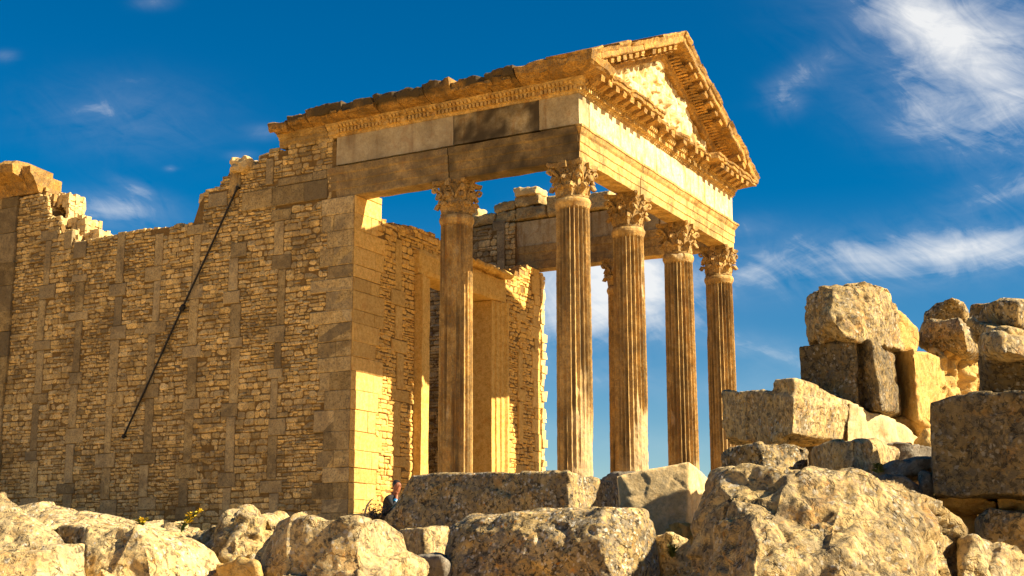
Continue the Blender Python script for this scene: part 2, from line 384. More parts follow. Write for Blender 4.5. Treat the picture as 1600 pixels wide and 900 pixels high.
def stepf(pts):
    def f(x):
        if x <= pts[0][0]: return pts[0][1]
        for (a, za), (b, zb) in zip(pts, pts[1:]):
            if x <= b: return za + (zb - za) * (x - a) / max(1e-6, b - a)
        return pts[-1][1]
    return f
def rubble_top(mb, F, u0, u1, top, w0, w1, size=.25, rough=.1, lo=.2, lift=0.0):
    """irregular broken stones capping the whole thickness of a ruined wall"""
    u = u0
    while u < u1:
        su = random.uniform(.6, 1.3) * size; w = w0
        while w < w1 - .05:
            sw = min(random.uniform(.7, 1.3) * size, w1 - w); tz = top(u + su / 2) + random.uniform(-rough, rough) + lift * (w1 - w)
            # neighbours: also fill the height of steep broken ends
            t1 = min(top(u - .15), top(u + su + .15)); low = min(tz - lo, t1 - .1)
            z = tz
            while z > low:
                h = random.uniform(.12, .26)
                a = F(u, z - h, w); b = F(u + su, z, w + sw); c = [min(a[i], b[i]) for i in range(3)]; d = [max(a[i], b[i]) for i in range(3)]
                s = MB(); s.box(c, d, j=.03)
                ctr = (a + b) / 2; vs = [ctr + (Vector(v) - ctr) * random.uniform(.93, 1.06) for v in s.v]
                mb.add(vs, s.f, (random.uniform(.42, .62), random.uniform(0, .15), random.uniform(0, .12))); z -= h
            w += sw
        u += su

# ---- near side wall
FN = Face((0, -E, 0), (1, 0, 0), (0, -1, 0))
topN = stepf([(-24.6, 13.6), (-21.5, 13.6), (-21.45, 13.55), (-20.95, 13.5), (-20.9, 12.62), (-20.15, 12.5), (-20.1, 11.95), (-19.5, 12.05), (-19.45, 11.55), (-18.1, 11.5), (-16.9, 11.62), (-13.8, 11.55), (-13.76, 12.5), (-13.0, 12.65),
              (-12.95, 12.72), (-12.6, 12.8), (-12.55, 13.25), (-11.4, 13.0), (-11.35, 13.5), (-10.55, 13.55), (-10.5, 13.6), (-7.3, 13.6)])
NW = MB(); NWb = MB()
bigs = []
# corner quoins of the front anta
v = FL - .45; k = 0
while v < ZA - .02:
    h = min(random.uniform(.38, .72), ZA - v)
    if ZA - v - h < .2: h = ZA - v
    ln = random.choice([.95, 1.25, 1.0, 1.45]) if k % 2 else random.choice([.55, .75, 1.6])
    bigs.append((LX - ln, LX, v, v + h, .012))
    if ln < .8: bigs.append((LX - 1.15 - random.uniform(0, .2), LX - ln, v, v + h, .0))
    v += h; k += 1
# dark course level with the architrave and blocks beside the frieze
u = LX - 1.04
for wd in (.9, 1.3, 1.25): bigs.append((u - wd, u, ZA + .03, 12.28, .03)); u -= wd
bigs += [(-13.3, -12.5, 11.95, 12.45, .02), (-12.3, -11.95, 12.5, 13.2, .05), (-9.0, -8.45, 12.3, 12.6, 0), (-10.4, -9.0, 12.3, 12.55, .01), (-20.6, -20.25, 12.75, 13.5, .02), (-19.9, -19.5, 11.3, 11.95, .03), (-19.4, -18.8, 10.9, 11.5, .03), (-10.9, -10.6, 12.4, 13.3, .02)]
# stack of big blocks at the far left corner of the wall
v = .4; k = 0
while v < 13.5:
    h = min(random.uniform(.6, 1.15), 13.6 - v)
    bigs += [(-23.5 if k % 2 else -23.2, -22.35 + random.uniform(-.05, .05), v, v + h, .07), (-24.6, -23.5 if k % 2 else -23.2, v, v + h, .07)]
    v += h; k += 1
chs = [(-10.25, .34), (-12.0, .36), (-13.75, .36), (-15.5, .34), (-17.2, .36), (-18.95, .36), (-20.75, .34)]
masonry(NW, FN, -24.6, LX - .9, .4, 13.6, topN, chs, bigs, holes=[(-8.2, LX, ZA - .01, 13.7), (LX - .9, LX, 0, ZA)])
# rest of small stones next to the quoins comes from the same call; narrow strip by the corner
masonry(NW, FN, LX - .9, LX, .4, ZA, topN, (), [b for b in bigs if b[1] <= LX + .001 and b[0] < LX and b[3] <= ZA + .001 and b[1] > LX - .95], holes=[])
near_wall = NW.build('wall', M['wall'], TEMPLE)
near_wall['label'] = 'long rubble side wall with vertical chains of big stones and a broken top'
slab(NWb, FN, -24.6, LX - .02, .2, lambda x: min(topN(x), 13.55 if x < -8.0 else ZA - .02), -1.05, -.005)
NWb.build('wall_core', M['mortar'], near_wall)
RC = MB()
def topNi(x): return topN(x - .75)
rubble_top(RC, FN, -21.35, -18.2, topN, -.95, -.1, .2, .06, .2, lift=.1)
rubble_top(RC, FN, -21.0, -17.6, topNi, -1.15, -.35, .19, .07, .3)
rubble_top(RC, FN, -18.1, -13.9, topN, -1.0, -.04, .27, .05, .1)
rubble_top(RC, FN, -13.8, -10.5, topN, -1.0, -.04, .27, .05, .2)
RC.build('broken_wall_top', M['core'], near_wall)

# ---- front wall of the cella (faces the porch) with its tall door
FX = Face((LX, 0, 0), (0, 1, 0), (1, 0, 0))
topF = stepf([(-.45, ZA), (.12, ZA), (.14, 11.85), (1.0, 11.82), (1.02, 11.12), (1.6, 11.1), (2.0, 11.25), (3.0, 11.3), (4.2, 11.35), (4.9, 11.2), (6.5, 11.05), (8.5, 11.0), (9.4, 10.95), (9.8, 10.7), (10.2, 11.2), (10.9, 11.45), (11.2, ZA), (12.45, ZA)])
FWm = MB(); fb_ = []
v = FL - .45; k = 0
for (z0, z1) in [(b[2], b[3]) for b in bigs if b[1] == LX and b[4] == .012]:
    ln = [1.15, 1.7, .9, 1.45][k % 4]; fb_.append((-E, -E + ln, z0, z1, .0))
    if ln < 1.2: fb_.append((-E + ln, -E + ln + random.uniform(.35, .6), z0, z1, -.004))
    k += 1
fb_ += [(.14, 1.0, 11.62, 11.84, .0), (-E + 1.5, 1.9, 11.0, 11.1, 0), (10.1, 10.75, 6.3, 6.75, .03), (10.15, 10.5, 6.8, 8.2, .03), (10.0, 10.8, 9.3, 9.6, .03), (10.15, 10.5, 4.7, 6.25, .03)]
v = FL
while v < ZA - .1:
    h = min(random.uniform(.4, .7), ZA - v); fb_.append((11.55 - random.uniform(0, .35), 11.95 + random.uniform(-.06, .08), v, v + h, 0)); v += h
masonry(FWm, FX, -E, 12.0, FL - .45, 11.9, topF, [(2.15, .38), (10.35, .36)], fb_, holes=[(3.05, 8.95, 0, 10.62)], dens=.95)
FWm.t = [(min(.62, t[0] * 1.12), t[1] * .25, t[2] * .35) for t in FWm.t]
front_wall = FWm.build('wall', M['bounce_gold_wall'], TEMPLE); front_wall['label'] = 'porch wall around the tall doorway, partly sunlit'
b_ = MB()
slab(b_, FX, -E + .02, 3.1, .5, topF, -.95, -.005); slab(b_, FX, 8.9, 12.0, .5, topF, -.95, -.005)
slab(b_, FX, 3.1, 8.9, 10.5, topF, -.9, -.005)
b_.build('wall_core', M['mortar'], front_wall)
b_ = MB(); rubble_top(b_, FX, 1.05, 9.6, topF, -.9, .02, .28, .07, .12); rubble_top(b_, FX, 9.7, 11.1, topF, -.9, .0, .3, .07, .2)
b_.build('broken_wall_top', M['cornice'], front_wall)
# ragged far end of the wall, catching the sun
b_ = MB(); v = FL
while v < ZA - .1:
    h = min(random.uniform(.14, .42), ZA - v); r = random.uniform(.0, .2)
    b_.box((LX - .9, 12.02, v + .01), (LX + .04 + r * .3, 12.2 + r, v + h - .01), (random.uniform(.5, .62), 0, 0), j=.035); v += h
b_.build('broken_wall_end', M['core'], front_wall)
# door frame
def wear(me, amp, s=3.0, off=0.0):
    for v in me.vertices: v.co += vn3(v.co, s, off) * amp + vn3(v.co, s * 4, off + 5) * amp * .4
def grid_box(a, b, step=.15):
    bm = bmesh.new(); bmesh.ops.create_cube(bm, size=1)
    for v in bm.verts: v.co = Vector([a[i] + (b[i] - a[i]) * (v.co[i] + .5) for i in range(3)])
    for ax in range(3):
        n = int((b[ax] - a[ax]) / step)
        for k in range(1, n + 1):
            if k > n: break
            p = [0, 0, 0]; p[ax] = a[ax] + (b[ax] - a[ax]) * k / (n + 1); no = [0, 0, 0]; no[ax] = 1
            bmesh.ops.bisect_plane(bm, geom=bm.verts[:] + bm.edges[:] + bm.faces[:], plane_co=p, plane_no=no)
    return bm
def worn_block(name, a, b, mat, parent, t=(.5, 0, 0), amp=.02, step=.15, off=0.0, origin=None, rnd=.03):
    bm = grid_box(a, b, step); ctr = Vector([(a[i] + b[i]) / 2 for i in range(3)]); hs_ = Vector([(b[i] - a[i]) / 2 for i in range(3)])
    for v in bm.verts:
        d = v.co - ctr; k = sum(1 for i in range(3) if abs(abs(d[i]) - hs_[i]) < 1e-4)
        if k >= 2:
            for i in range(3):
                if abs(abs(d[i]) - hs_[i]) < 1e-4: v.co[i] -= math.copysign(rnd * (1 + 1.2 * max(0, vn(v.co, 2.5, off + 9))) * (k - 1), d[i])
        v.co += vn3(v.co, 2.2, off) * amp + vn3(v.co, 8, off) * amp * .5
    me = bpy.data.meshes.new(name); bm.to_mesh(me); bm.free(); set_tint(me, t)
    return link_mesh(name, me, mat, parent, origin)
df = None
def prof_jamb(y0, y1, flip):
    """upright of the door frame: three stepped fasciae in plan, as one extrusion"""
    n = [(LX - .85, 0), (LX + .10, 0), (LX + .10, .22), (LX + .16, .24), (LX + .16, .46), (LX + .22, .49), (LX + .22, .68), (LX + .32, .74), (LX + .32, .85), (LX - .3, .85)]
    w = y1 - y0; pts = [(x, (y0 + yy * w / .85) if flip else (y1 - yy * w / .85)) for x, yy in n]
    mb = MB(); zs = [FL - .3 + (9.72 - FL + .3) * i / 50 for i in range(51)]; k = len(pts)
    for z in zs:
        for x, y in pts: mb.v.append((x, y, z)); mb.t.append((.52, 0, 0))
    for i in range(50):
        for j in range(k): mb.f.append((i * k + j, i * k + (j + 1) % k, (i + 1) * k + (j + 1) % k, (i + 1) * k + j))
    mb.f.append(tuple(range(k))[::-1]); mb.f.append(tuple(50 * k + j for j in range(k)))
    return mb
a_ = prof_jamb(3.05, 3.85, False); me = a_.mesh('door_jamb'); wear(me, .02, 1.6, 3); dj = link_mesh('door_jamb', me, M['bounce_gold_wall'], TEMPLE)
a_ = prof_jamb(8.05, 8.95, True); me = a_.mesh('door_jamb'); wear(me, .02, 1.6, 8); link_mesh('door_jamb', me, M['bounce_gold_wall'], TEMPLE)
dl = worn_block('door_lintel', (LX - .85, 3.0, 9.72), (LX + .2, 9.0, 10.62), M['bounce_gold_wall'], TEMPLE, amp=.03, step=.2, off=4)
worn_block('door_cornice', (LX - .3, 5.2, 10.68), (LX + .42, 9.25, 10.92), M['bounce_gold_wall'], TEMPLE, amp=.09, step=.09, off=14, rnd=.05)

# ---- far side wall (its inner face shows above and through the porch) and rear wall
FF = Face((0, 11.75, 0), (1, 0, 0), (0, -1, 0))
topS = stepf([(-22, 7.5), (-16, 11.3), (-12.4, 11.6), (-11.0, 12.4), (-10.6, 13.3), (-10.4, 13.66), (-7.3, 13.66)])
fm = MB()
masonry(fm, FF, -22, -7.42, .6, 13.7, topS, [(-9.0, .4), (-11.0, .4), (-13, .4), (-15, .4)], [(-8.2, -7.44, z, z + .5, .0) for z in (6, 6.5, 7, 7.5, 8, 8.5, 9, 9.5, 10, 10.5, 11.0)], holes=[(-8.3, -6.8, ZA, 13.8)], dens=1.15)
fw = fm.build('wall', M['wall'], TEMPLE); fw['label'] = 'far side wall seen from inside above the doorway'
b_ = MB(); slab(b_, FF, -22, -8.3, .3, topS, -.7, -.005); slab(b_, FF, -8.31, -7.42, .3, lambda x: ZA - .03, -.69, -.007); b_.build('wall_core', M['mortar'], fw)
FB = Face((-21.5, 0, 0), (0, 1, 0), (1, 0, 0)); topB = stepf([(0, 9), (4, 8.2), (8, 7.2), (12, 7.6)])
fm = MB(); masonry(fm, FB, .6, 11.7, .6, 9, topB, [(3, .4), (6, .4), (9, .4)], (), dens=1.2); rw = fm.build('wall', M['wall'], TEMPLE); rw['label'] = 'ruined rear wall behind the doorway'
b_ = MB(); slab(b_, FB, -.4, 12.4, .3, topB, -.9, -.005); b_.build('wall_core', M['mortar'], rw)

# ---- podium and steps
pd = MB(); pd.box((LX - .02, -E + .05, .2), (.75, WY + E - .05, FL), (.5, .1, .1)); pd.box((LX - 14, .5, .2), (LX - .8, 11.4, FL - .1))
pod = pd.build('podium', M['trim'], TEMPLE)
F1 = Face((0, -E + .03, 0), (1, 0, 0), (0, -1, 0)); pm = MB()
for zz in (.4, .85, 1.3):
    u = LX
    while u < .7: w_ = min(random.uniform(.8, 1.4), .75 - u); put_stone(pm, F1, u, u + w_, zz, zz + .45, -.05, .04, rtint(True)); u += w_
pm.build('facing_stones', M['wall'], pod)
st = MB()
for i in range(5): st.box((.76 + i * .34, .4, .1), (1.08 + i * .34, WY - .4, FL - .2 * (i + 1)), (.5, .1, .1), j=.01)
st.build('steps', M['trim'], TEMPLE)

# ---- columns
def col_shaft(seed, dmg):
    NF = 24; PP = 8; n = NF * PP; z0, z1 = FL + .42, ZA - 1.07; NZ = 130; mb = MB()
    for i in range(NZ + 1):
        t = i / NZ; z = z0 + (z1 - z0) * t
        rad = .515 - .035 * t ** 1.6
        if t > .975: rad += .035 * math.sin((t - .975) / .025 * math.pi) + .02
        fl_end = 1 if .012 < t < .962 else 0
        for k in range(n):
            a = 2 * math.pi * k / n; p = (math.cos(a), math.sin(a))
            q = (k % PP) / PP
            fd = .075 * math.sin(math.pi * q) ** .65 * fl_end
            P = Vector((p[0] * rad, p[1] * rad, z))
            # erosion eats the arrises: strongest low down and on the weather side
            er = .42 * fb((P.x, P.y, z * .45), 1.1, 4, seed * 7.1) - .28 + dmg * 1.7 * max(0, 1 - t * 1.75) * (.45 + .75 * p[0] - .1 * p[1])
            er += max(0, noise.noise(Vector((P.x * 2.2 + seed * 5, P.y * 2.2, z * .9))) - .42) * 2.5
            er = max(0, min(1, er * 3.2))
            rr = rad - fd * (1 - er * .9) - er * (.028 + .035 * abs(fb(P, 3.5, 4, seed))) - .012 * max(0, vn(P, 9, seed)) * (1 - er)
            mb.v.append((p[0] * rr, p[1] * rr, z)); fi_ = k // PP; dirt_shade = max(0, min(1, .40 + 1.2 * noise.noise(Vector((fi_ * 3.7 + seed * 9, z * .35, seed))))) * (math.sin(math.pi * q) ** .5 if q > 0 else 0) * (1 - er) * fl_end; mb.t.append((.50 + .12 * er, .45 * er, .85 * dirt_shade))  # stain streaks per flute, deepened in the hollows as painted shade
    for i in range(NZ):
        for k in range(n): mb.f.append((i * n + k, i * n + (k + 1) % n, (i + 1) * n + (k + 1) % n, (i + 1) * n + k))
    mb.f.append(tuple(NZ * n + k for k in range(n)))
    return mb
def col_base():
    mb = MB(); pr = [(.0, 0), (.74, 0), (.74, .14)]
    mb.box((-.7, -.7, 0), (.7, .7, .14))
    prof = [(.69, .14), (.715, .18), (.7, .23), (.64, .25), (.6, .27), (.6, .31), (.63, .33), (.65, .36), (.62, .4), (.56, .42), (.5, .43)]
    n = 48
    for r_, z in prof:
        for k in range(n): mb.v.append((r_ * math.cos(2 * math.pi * k / n), r_ * math.sin(2 * math.pi * k / n), z)); mb.t.append((.5, 0, 0))
    o = 8
    for i in range(len(prof) - 1):
        for k in range(n): mb.f.append((o + i * n + k, o + i * n + (k + 1) % n, o + (i + 1) * n + (k + 1) % n, o + (i + 1) * n + k))
    return mb
def col_capital():
    mb = MB(); n = 48
    prof = [(.46, 0), (.50, .02), (.50, .05), (.45, .07), (.45, .3), (.47, .55), (.52, .78), (.6, .93), (.0, .94)]
    for r_, z in prof:
        for k in range(n): mb.v.append((r_ * math.cos(2 * math.pi * k / n), r_ * math.sin(2 * math.pi * k / n), z)); mb.t.append((.42, 0, .1))
    for i in range(len(prof) - 1):
        for k in range(n): mb.f.append((i * n + k, i * n + (k + 1) % n, (i + 1) * n + (k + 1) % n, (i + 1) * n + k))
    def leaf(ang, z0, h, wid, r0, curl):
        nu, nv = 8, 10; vs = []
        for j in range(nv + 1):
            t = j / nv
            if t < .78: z = z0 + h * (t / .78) * .97; rr = r0 + .05 * t + .06 * (t / .78) ** 3
            else:
                q = (t - .78) / .22 * math.pi * .95; z = z0 + h * .97 + curl * .45 * math.sin(q) ; rr = r0 + .11 + curl * (1 - math.cos(q)) * .55
                if q > math.pi / 2: z -= curl * .5 * (q - math.pi / 2)
            wl = wid * (.82 + .3 * math.sin(t * math.pi * .9)) * (1 + .2 * math.sin(t * 22)) * (1 if t < .8 else 1 - .55 * (t - .8) / .2)
            for i in range(nu + 1):
                s = i / nu * 2 - 1
                off = wl / 2 * s; rad = rr - .05 * s * s + .022 * (1 - abs(s)) + .012 * math.cos(s * 9)
                a = ang + off / max(.3, rad); vs.append((rad * math.cos(a), rad * math.sin(a), z - .03 * s * s * t))
        fs = [(j * (nu + 1) + i, j * (nu + 1) + i + 1, (j + 1) * (nu + 1) + i + 1, (j + 1) * (nu + 1) + i) for j in range(nv) for i in range(nu)]
        # give the leaf its thickness
        m_ = len(vs); back = []
        for (x, y, z) in vs:
            r_ = math.hypot(x, y); back.append((x * (r_ - .045) / r_, y * (r_ - .045) / r_, z - .01))
        rim = [i for i in range(nu + 1)] + [j * (nu + 1) + nu for j in range(1, nv + 1)] + [nv * (nu + 1) + i for i in range(nu - 1, -1, -1)] + [j * (nu + 1) for j in range(nv - 1, 0, -1)]
        mb.add(vs + back, fs + [tuple(m_ + i for i in f[::-1]) for f in fs] + [(rim[i], rim[(i + 1) % len(rim)], m_ + rim[(i + 1) % len(rim)], m_ + rim[i]) for i in range(len(rim))], (.54, 0, 0))
    for k in range(8): leaf(k * math.pi / 4 + math.pi / 8, .05, .33, .33, .46, .13)
    for k in range(8): leaf(k * math.pi / 4, .12, .52, .30, .46, .15)
    for k in range(4):                                   # corner volutes
        a0 = math.pi / 4 + k * math.pi / 2
        for sgn in (-1, 1):
            pts = []; rs = []
            for i in range(9):
                t = i / 8; a = a0 + sgn * .36 * (1 - t) ; r_ = .50 + .26 * t ** 1.5; pts.append((r_ * math.cos(a), r_ * math.sin(a), .50 + .36 * t ** .8)); rs.append(.04 + .01 * t)
            for i in range(1, 13):
                q = i / 12 * math.pi * 1.9; cr_ = .085 * (1 - i / 12 * .6)
                r_ = .76 + math.sin(q) * cr_ * 1.1; z = .80 + .06 * math.cos(q) - i * .002; a = a0 + sgn * .02
                pts.append((r_ * math.cos(a), r_ * math.sin(a), z)); rs.append(.048 - .0015 * i)
            mb.tube(pts, rs, 6, (.55, 0, 0))
            pts = []; a1 = a0 + sgn * math.pi / 4            # inner helices
            for i in range(14):
                q = i / 13; 
                if q < .6: a = a1 - sgn * (.34 - .36 * q); z = .55 + .5 * q; r_ = .53 + .1 * q
                else:
                    w = (q - .6) / .4 * math.pi * 1.4; a = a1 - sgn * (.12 - .09 * math.sin(w)); z = .79 + .06 * math.cos(w); r_ = .61
                pts.append((r_ * math.cos(a), r_ * math.sin(a), z))
            mb.tube(pts, .028, 5, (.52, 0, 0))
    # abacus with concave sides, a fleuron on each
    ab = []; na = 12
    for k in range(4):
        for i in range(na):
            t = (i + .5) / na * 2 - 1; half = .61; x = .63 - .11 * (1 - t * t); y = half * t * 1.06
            if i in (0, na - 1): x = .66
            a = k * math.pi / 2; ab.append((x * math.cos(a) - y * math.sin(a), x * math.sin(a) + y * math.cos(a)))
    m_ = len(ab); vs = []
    for (z, s_) in ((.93, .93), (.97, .97), (1.0, 1.0), (1.07, 1.02)):
        vs += [(x * s_, y * s_, z) for x, y in ab]
    fs = [(i * m_ + k, i * m_ + (k + 1) % m_, (i + 1) * m_ + (k + 1) % m_, (i + 1) * m_ + k) for i in range(3) for k in range(m_)] + [tuple(range(m_))[::-1], tuple(3 * m_ + k for k in range(m_))]
    mb.add(vs, fs, (.5, 0, .05))
    for k in range(4):
        a = k * math.pi / 2; c, s_ = math.cos(a), math.sin(a); f = MB(); f.box((.5, -.09, .88), (.66, .09, 1.05), j=.015)
        mb.add([(x * c - y * s_, x * s_ + y * c, z) for x, y, z in f.v], f.f)
    return mb
CAPMB = col_capital(); CAPMB.v = [(x * (.97 - .09 * z), y * (.97 - .09 * z), z) for x, y, z in CAPMB.v]; BASEMB = col_base()
COLS = [(0, 0, .45, 'corner column of the porch, lower right side worn smooth'), (0, 3.915, .5, 'second front column, pale and worn towards its foot'), (0, 8.085, .2, 'third front column'), (0, 12, .12, 'front column farthest to the right'),
        (-3.905, 0, -.1, 'column behind the corner column, in shade with one sunlit edge'), (-3.905, 12, .2, 'dark column hidden behind the front row')]
for i, (x, y, dm, lb) in enumerate(COLS):
    def mv(mb, dx, dy, dz, amp, off):
        q = MB(); q.f = mb.f; q.t = mb.t
        q.v = [tuple(Vector(v) + vn3(v, 5, off) * amp + vn3(v, 16, off) * amp * .6 + Vector((dx, dy, dz))) for v in mb.v]; return q
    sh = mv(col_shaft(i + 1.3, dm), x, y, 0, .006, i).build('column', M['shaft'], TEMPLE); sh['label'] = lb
    mv(BASEMB, x, y, FL, .012, i + 2).build('base', M['shaft'], sh)
    mv(CAPMB, x, y, ZA - 1.07, .032, i * 3.7 + 5).build('capital', M['cap'], sh, smooth=False)

# ---- entablature
PATH = [Vector((-8.4, -E)), Vector((E, -E)), Vector((E, WY + E)), Vector((-8.4, WY + E))]
def subpath(s0, s1):
    out = []; acc = 0
    for a, b in zip(PATH, PATH[1:]):
        ln = (b - a).length; lo = max(s0, acc); hi = min(s1, acc + ln)
        if hi > lo + 1e-6:
            d = (b - a) / ln
            if not out: out.append(a + d * (lo - acc))
            out.append(a + d * (hi - acc))
        acc += ln
    return out
def sweep(pts, profile, seg=.15, tf=None, t=(.5, 0, 0), mb=None, caps=True, crust=0):
    """extrude an (out, z) profile along a plan polyline with mitred corners; tf(s, o, z, P) may erode it"""
    mb = mb or MB(); nrm = []
    for a, b in zip(pts, pts[1:]):
        d = (b - a).normalized(); nrm.append(Vector((d.y, -d.x)))
    mit = [nrm[0]]
    for a, b in zip(nrm, nrm[1:]):
        mm = (a + b).normalized(); mit.append(mm / mm.dot(a))
    mit.append(nrm[-1]); sec = []; s = 0
    for i, (a, b) in enumerate(zip(pts, pts[1:])):
        ln = (b - a).length; n = max(1, int(ln / seg)); rng = range(0 if i == 0 else 1, n + 1)
        for j in rng:
            q = j / n; row = []
            for (o, z) in profile:
                A = a + mit[i] * o; B = b + mit[i + 1] * o; P = A.lerp(B, q); P = Vector((P.x, P.y, z))
                if tf: P = tf(s + ln * q, o, z, P, nrm[i])
                row.append(P)
            sec.append(row)
        s += ln
    k = len(profile); o0 = len(mb.v)
    for row in sec:
        for (o, z), P in zip(profile, row):
            c_ = crust if crust and o > .69 and z > ZT + .56 else 0
            mb.v.append(tuple(P)); mb.t.append((t[0], t[1], max(0, min(1, t[2] * (1 + 1.1 * vn(P, 1.1, 21) + .9 * vn(P, 3.3, 8)) + .35 * max(0, fb(P, 1.4, 3, 77)) + c_ * (1.0 + 1.2 * vn(P, 1.3, 5))))))
    for i in range(len(sec) - 1):
        for j in range(k): mb.f.append((o0 + i * k + j, o0 + i * k + (j + 1) % k, o0 + (i + 1) * k + (j + 1) % k, o0 + (i + 1) * k + j))
    if caps: mb.f.append(tuple(o0 + j for j in range(k))[::-1]); mb.f.append(tuple(o0 + (len(sec) - 1) * k + j for j in range(k)))
    return mb
def nz(amp, s=1.5, off=0.0, fine=.35):
    def tf(s_, o, z, P, n): return P + vn3(P, s, off) * amp + vn3(P, s * 5, off + 3) * amp * fine
    return tf
IN = -.62
arch = [(IN, ZA), (-.03, ZA), (0, ZA + .015), (0, ZA + .24), (.025, ZA + .26), (.025, ZA + .50), (.05, ZA + .52), (.05, ZA + .74), (.075, ZA + .77), (.10, ZA + .80), (.15, ZA + .90), (.18, ZA + .92), (.18, ZA + .985), (.02, ZA + .992), (IN, ZA + .992),
        (IN, ZA + .7), (IN + .03, ZA + .68), (IN + .03, ZA + .35), (IN + .0, ZA + .33)]
ar = MB()
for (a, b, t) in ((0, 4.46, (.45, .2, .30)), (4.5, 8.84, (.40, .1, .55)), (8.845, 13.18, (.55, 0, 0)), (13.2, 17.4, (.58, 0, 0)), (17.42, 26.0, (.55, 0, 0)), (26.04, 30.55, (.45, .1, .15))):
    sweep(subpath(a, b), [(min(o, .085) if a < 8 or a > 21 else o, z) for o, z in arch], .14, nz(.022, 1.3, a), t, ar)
A_ = ar.build('architrave', M['trim'], TEMPLE)
frp = [(IN + .05, ZF), (0, ZF + .015), (0, ZT), (IN + .05, ZT)]
fr = MB()
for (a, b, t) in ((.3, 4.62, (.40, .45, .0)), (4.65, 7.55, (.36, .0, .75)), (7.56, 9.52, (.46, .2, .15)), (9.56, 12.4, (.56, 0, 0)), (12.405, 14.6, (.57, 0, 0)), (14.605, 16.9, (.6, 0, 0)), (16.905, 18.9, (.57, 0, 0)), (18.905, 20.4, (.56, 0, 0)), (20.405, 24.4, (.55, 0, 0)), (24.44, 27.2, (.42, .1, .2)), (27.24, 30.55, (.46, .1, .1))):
    g0 = .075 if (a < 7.6 or a > 22) else .015
    prof = [(IN + .05, ZF), (-.12, ZF), (-.12, ZF + g0 - .01)] + [(0, ZF + g0 + (ZT - ZF - g0) * i / 8) for i in range(9)] + [(IN + .05, ZT)]
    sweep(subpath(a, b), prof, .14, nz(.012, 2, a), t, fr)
fr.build('frieze', M['frieze'], TEMPLE)
# bed mouldings with dentils and egg row
bd = MB(); bed = [(IN, ZT), (.03, ZT), (.05, ZT + .06), (.09, ZT + .08), (.09, ZT + .21), (.14, ZT + .22), (.17, ZT + .3), (.24, ZT + .34), (.26, ZT + .41), (IN, ZT + .41)]
sweep(subpath(-1.0 + 0 if False else 0, 22.6), bed, .14, nz(.02, 2.2, 4), (.56, 0, 0), bd)
sub = [Vector((-10.35, -E)), Vector((-8.42, -E))]
sweep(sub, bed, .14, nz(.05, 2.2, 9), (.45, .1, .1), bd)
dn = MB(); s = .4
while s < 21.9:
    p = subpath(s, s + .075)
    if len(p) == 2 and random.random() > (.35 if s < 3.0 else .06):
        sweep(p, [(.05, ZT + .09), (.175, ZT + .09), (.175, ZT + .205), (.05, ZT + .205)], 1, None, (.58, 0, 0), dn)
    if len(p) == 2 and random.random() > (.5 if s < 2 else .15):
        q = subpath(s + .02, s + .1)
        if len(q) == 2: sweep(q, [(.1, ZT + .235), (.235, ZT + .25), (.27, ZT + .33), (.2, ZT + .345), (.1, ZT + .345)], 1, None, (.56, 0, 0), dn)
    s += .135
bd.add(dn.v, dn.f, (.57, 0, 0)); bdo = bd.build('bed_moulding', M['trim'], TEMPLE)
# side cornice: a deep cavetto below a rough, stained corona, in separate blocks
side = [(IN, ZT + .40), (.25, ZT + .41), (.30, ZT + .43), (.46, ZT + .45), (.60, ZT + .50), (.71, ZT + .57), (.76, ZT + .62), (.79, ZT + .64), (.82, ZT + .74), (.85, ZT + .83), (.81, ZT + .875), (.5, ZT + .88), (.1, ZT + .88), (IN, ZT + .88)]
def ero(off, amp=.05, big=.10, cut=None):
    def tf(s_, o, z, P, n):
        k = max(0, (o - .25) / .65); e = max(0, fb(P, 1.6, 4, off)) * 1.3
        g_ = cut(P) if cut else 0
        P = P - Vector((n.x, n.y, 0)) * min(o - .2 if o > .2 else 0, k * (big * e + g_) + 0)
        if z > ZT + .6 and o > .3: P = P + Vector((0, 0, -.10 * e * k - .3 * g_ * k))
        return P + vn3(P, 2.5, off) * amp * (.3 + k) + vn3(P, 9, off) * amp * .45 * (.3 + k)
    return tf
cn = MB(); x = -10.35; blocks = [.75, .75, 1.45, 1.15, .9, .95, .95, 1.2, 1.0, 1.3]
cuts = []
for i, wd in enumerate(blocks):
    dz = [-.26, -.12, -.01, -.07, .02, -.03, .05, -.06, .03, .0][i]
    off = i * 3.3
    a, b = x + .012, min(x + wd - .012, E + .0)
    if i == len(blocks) - 1 or x + wd > E - .3: b = E
    pts = [Vector((a, -E)), Vector((b, -E))]
    prof = [(o * (1 if i > 1 else .85), z + (dz if z > ZT + .5 else dz * .2)) for o, z in side]
    if b >= E - 1e-6: break
    sweep(pts, prof, .08, ero(off, .045, .20), (random.uniform(.42, .52), 0, random.uniform(.0, .15)), cn, crust=1.0); x += wd
# corner block and front corona
pts = [Vector((x + .012, -E)), Vector((E, -E)), Vector((E, .3))]
sweep(pts, side, .08, ero(50, .03, .05), (.5, 0, .05), cn)
front = [(IN, ZT + .40), (.25, ZT + .41), (.30, ZT + .44), (.72, ZT + .49), (.74, ZT + .50), (.75, ZT + .61), (.79, ZT + .63), (.80, ZT + .70), (.75, ZT + .72), (.1, ZT + .73), (IN, ZT + .73)]
def cutf(P):
    y = P.y; g_ = 0
    if 4.3 < y < 9.0: g_ = .34 + .22 * vn(P, 2.2, 3)
    return max(0, g_)
yy = .31
for i, wd in enumerate([1.3, 1.2, 1.2, 1.1, 1.15, 1.2, 1.3, 1.2, 1.25, .9]):
    sweep([Vector((E, yy)), Vector((E, yy + wd - .015))], front, .08, ero(60 + i, .035, .1, cutf), (random.uniform(.45, .54), 0, random.uniform(0, .1)), cn); yy += wd
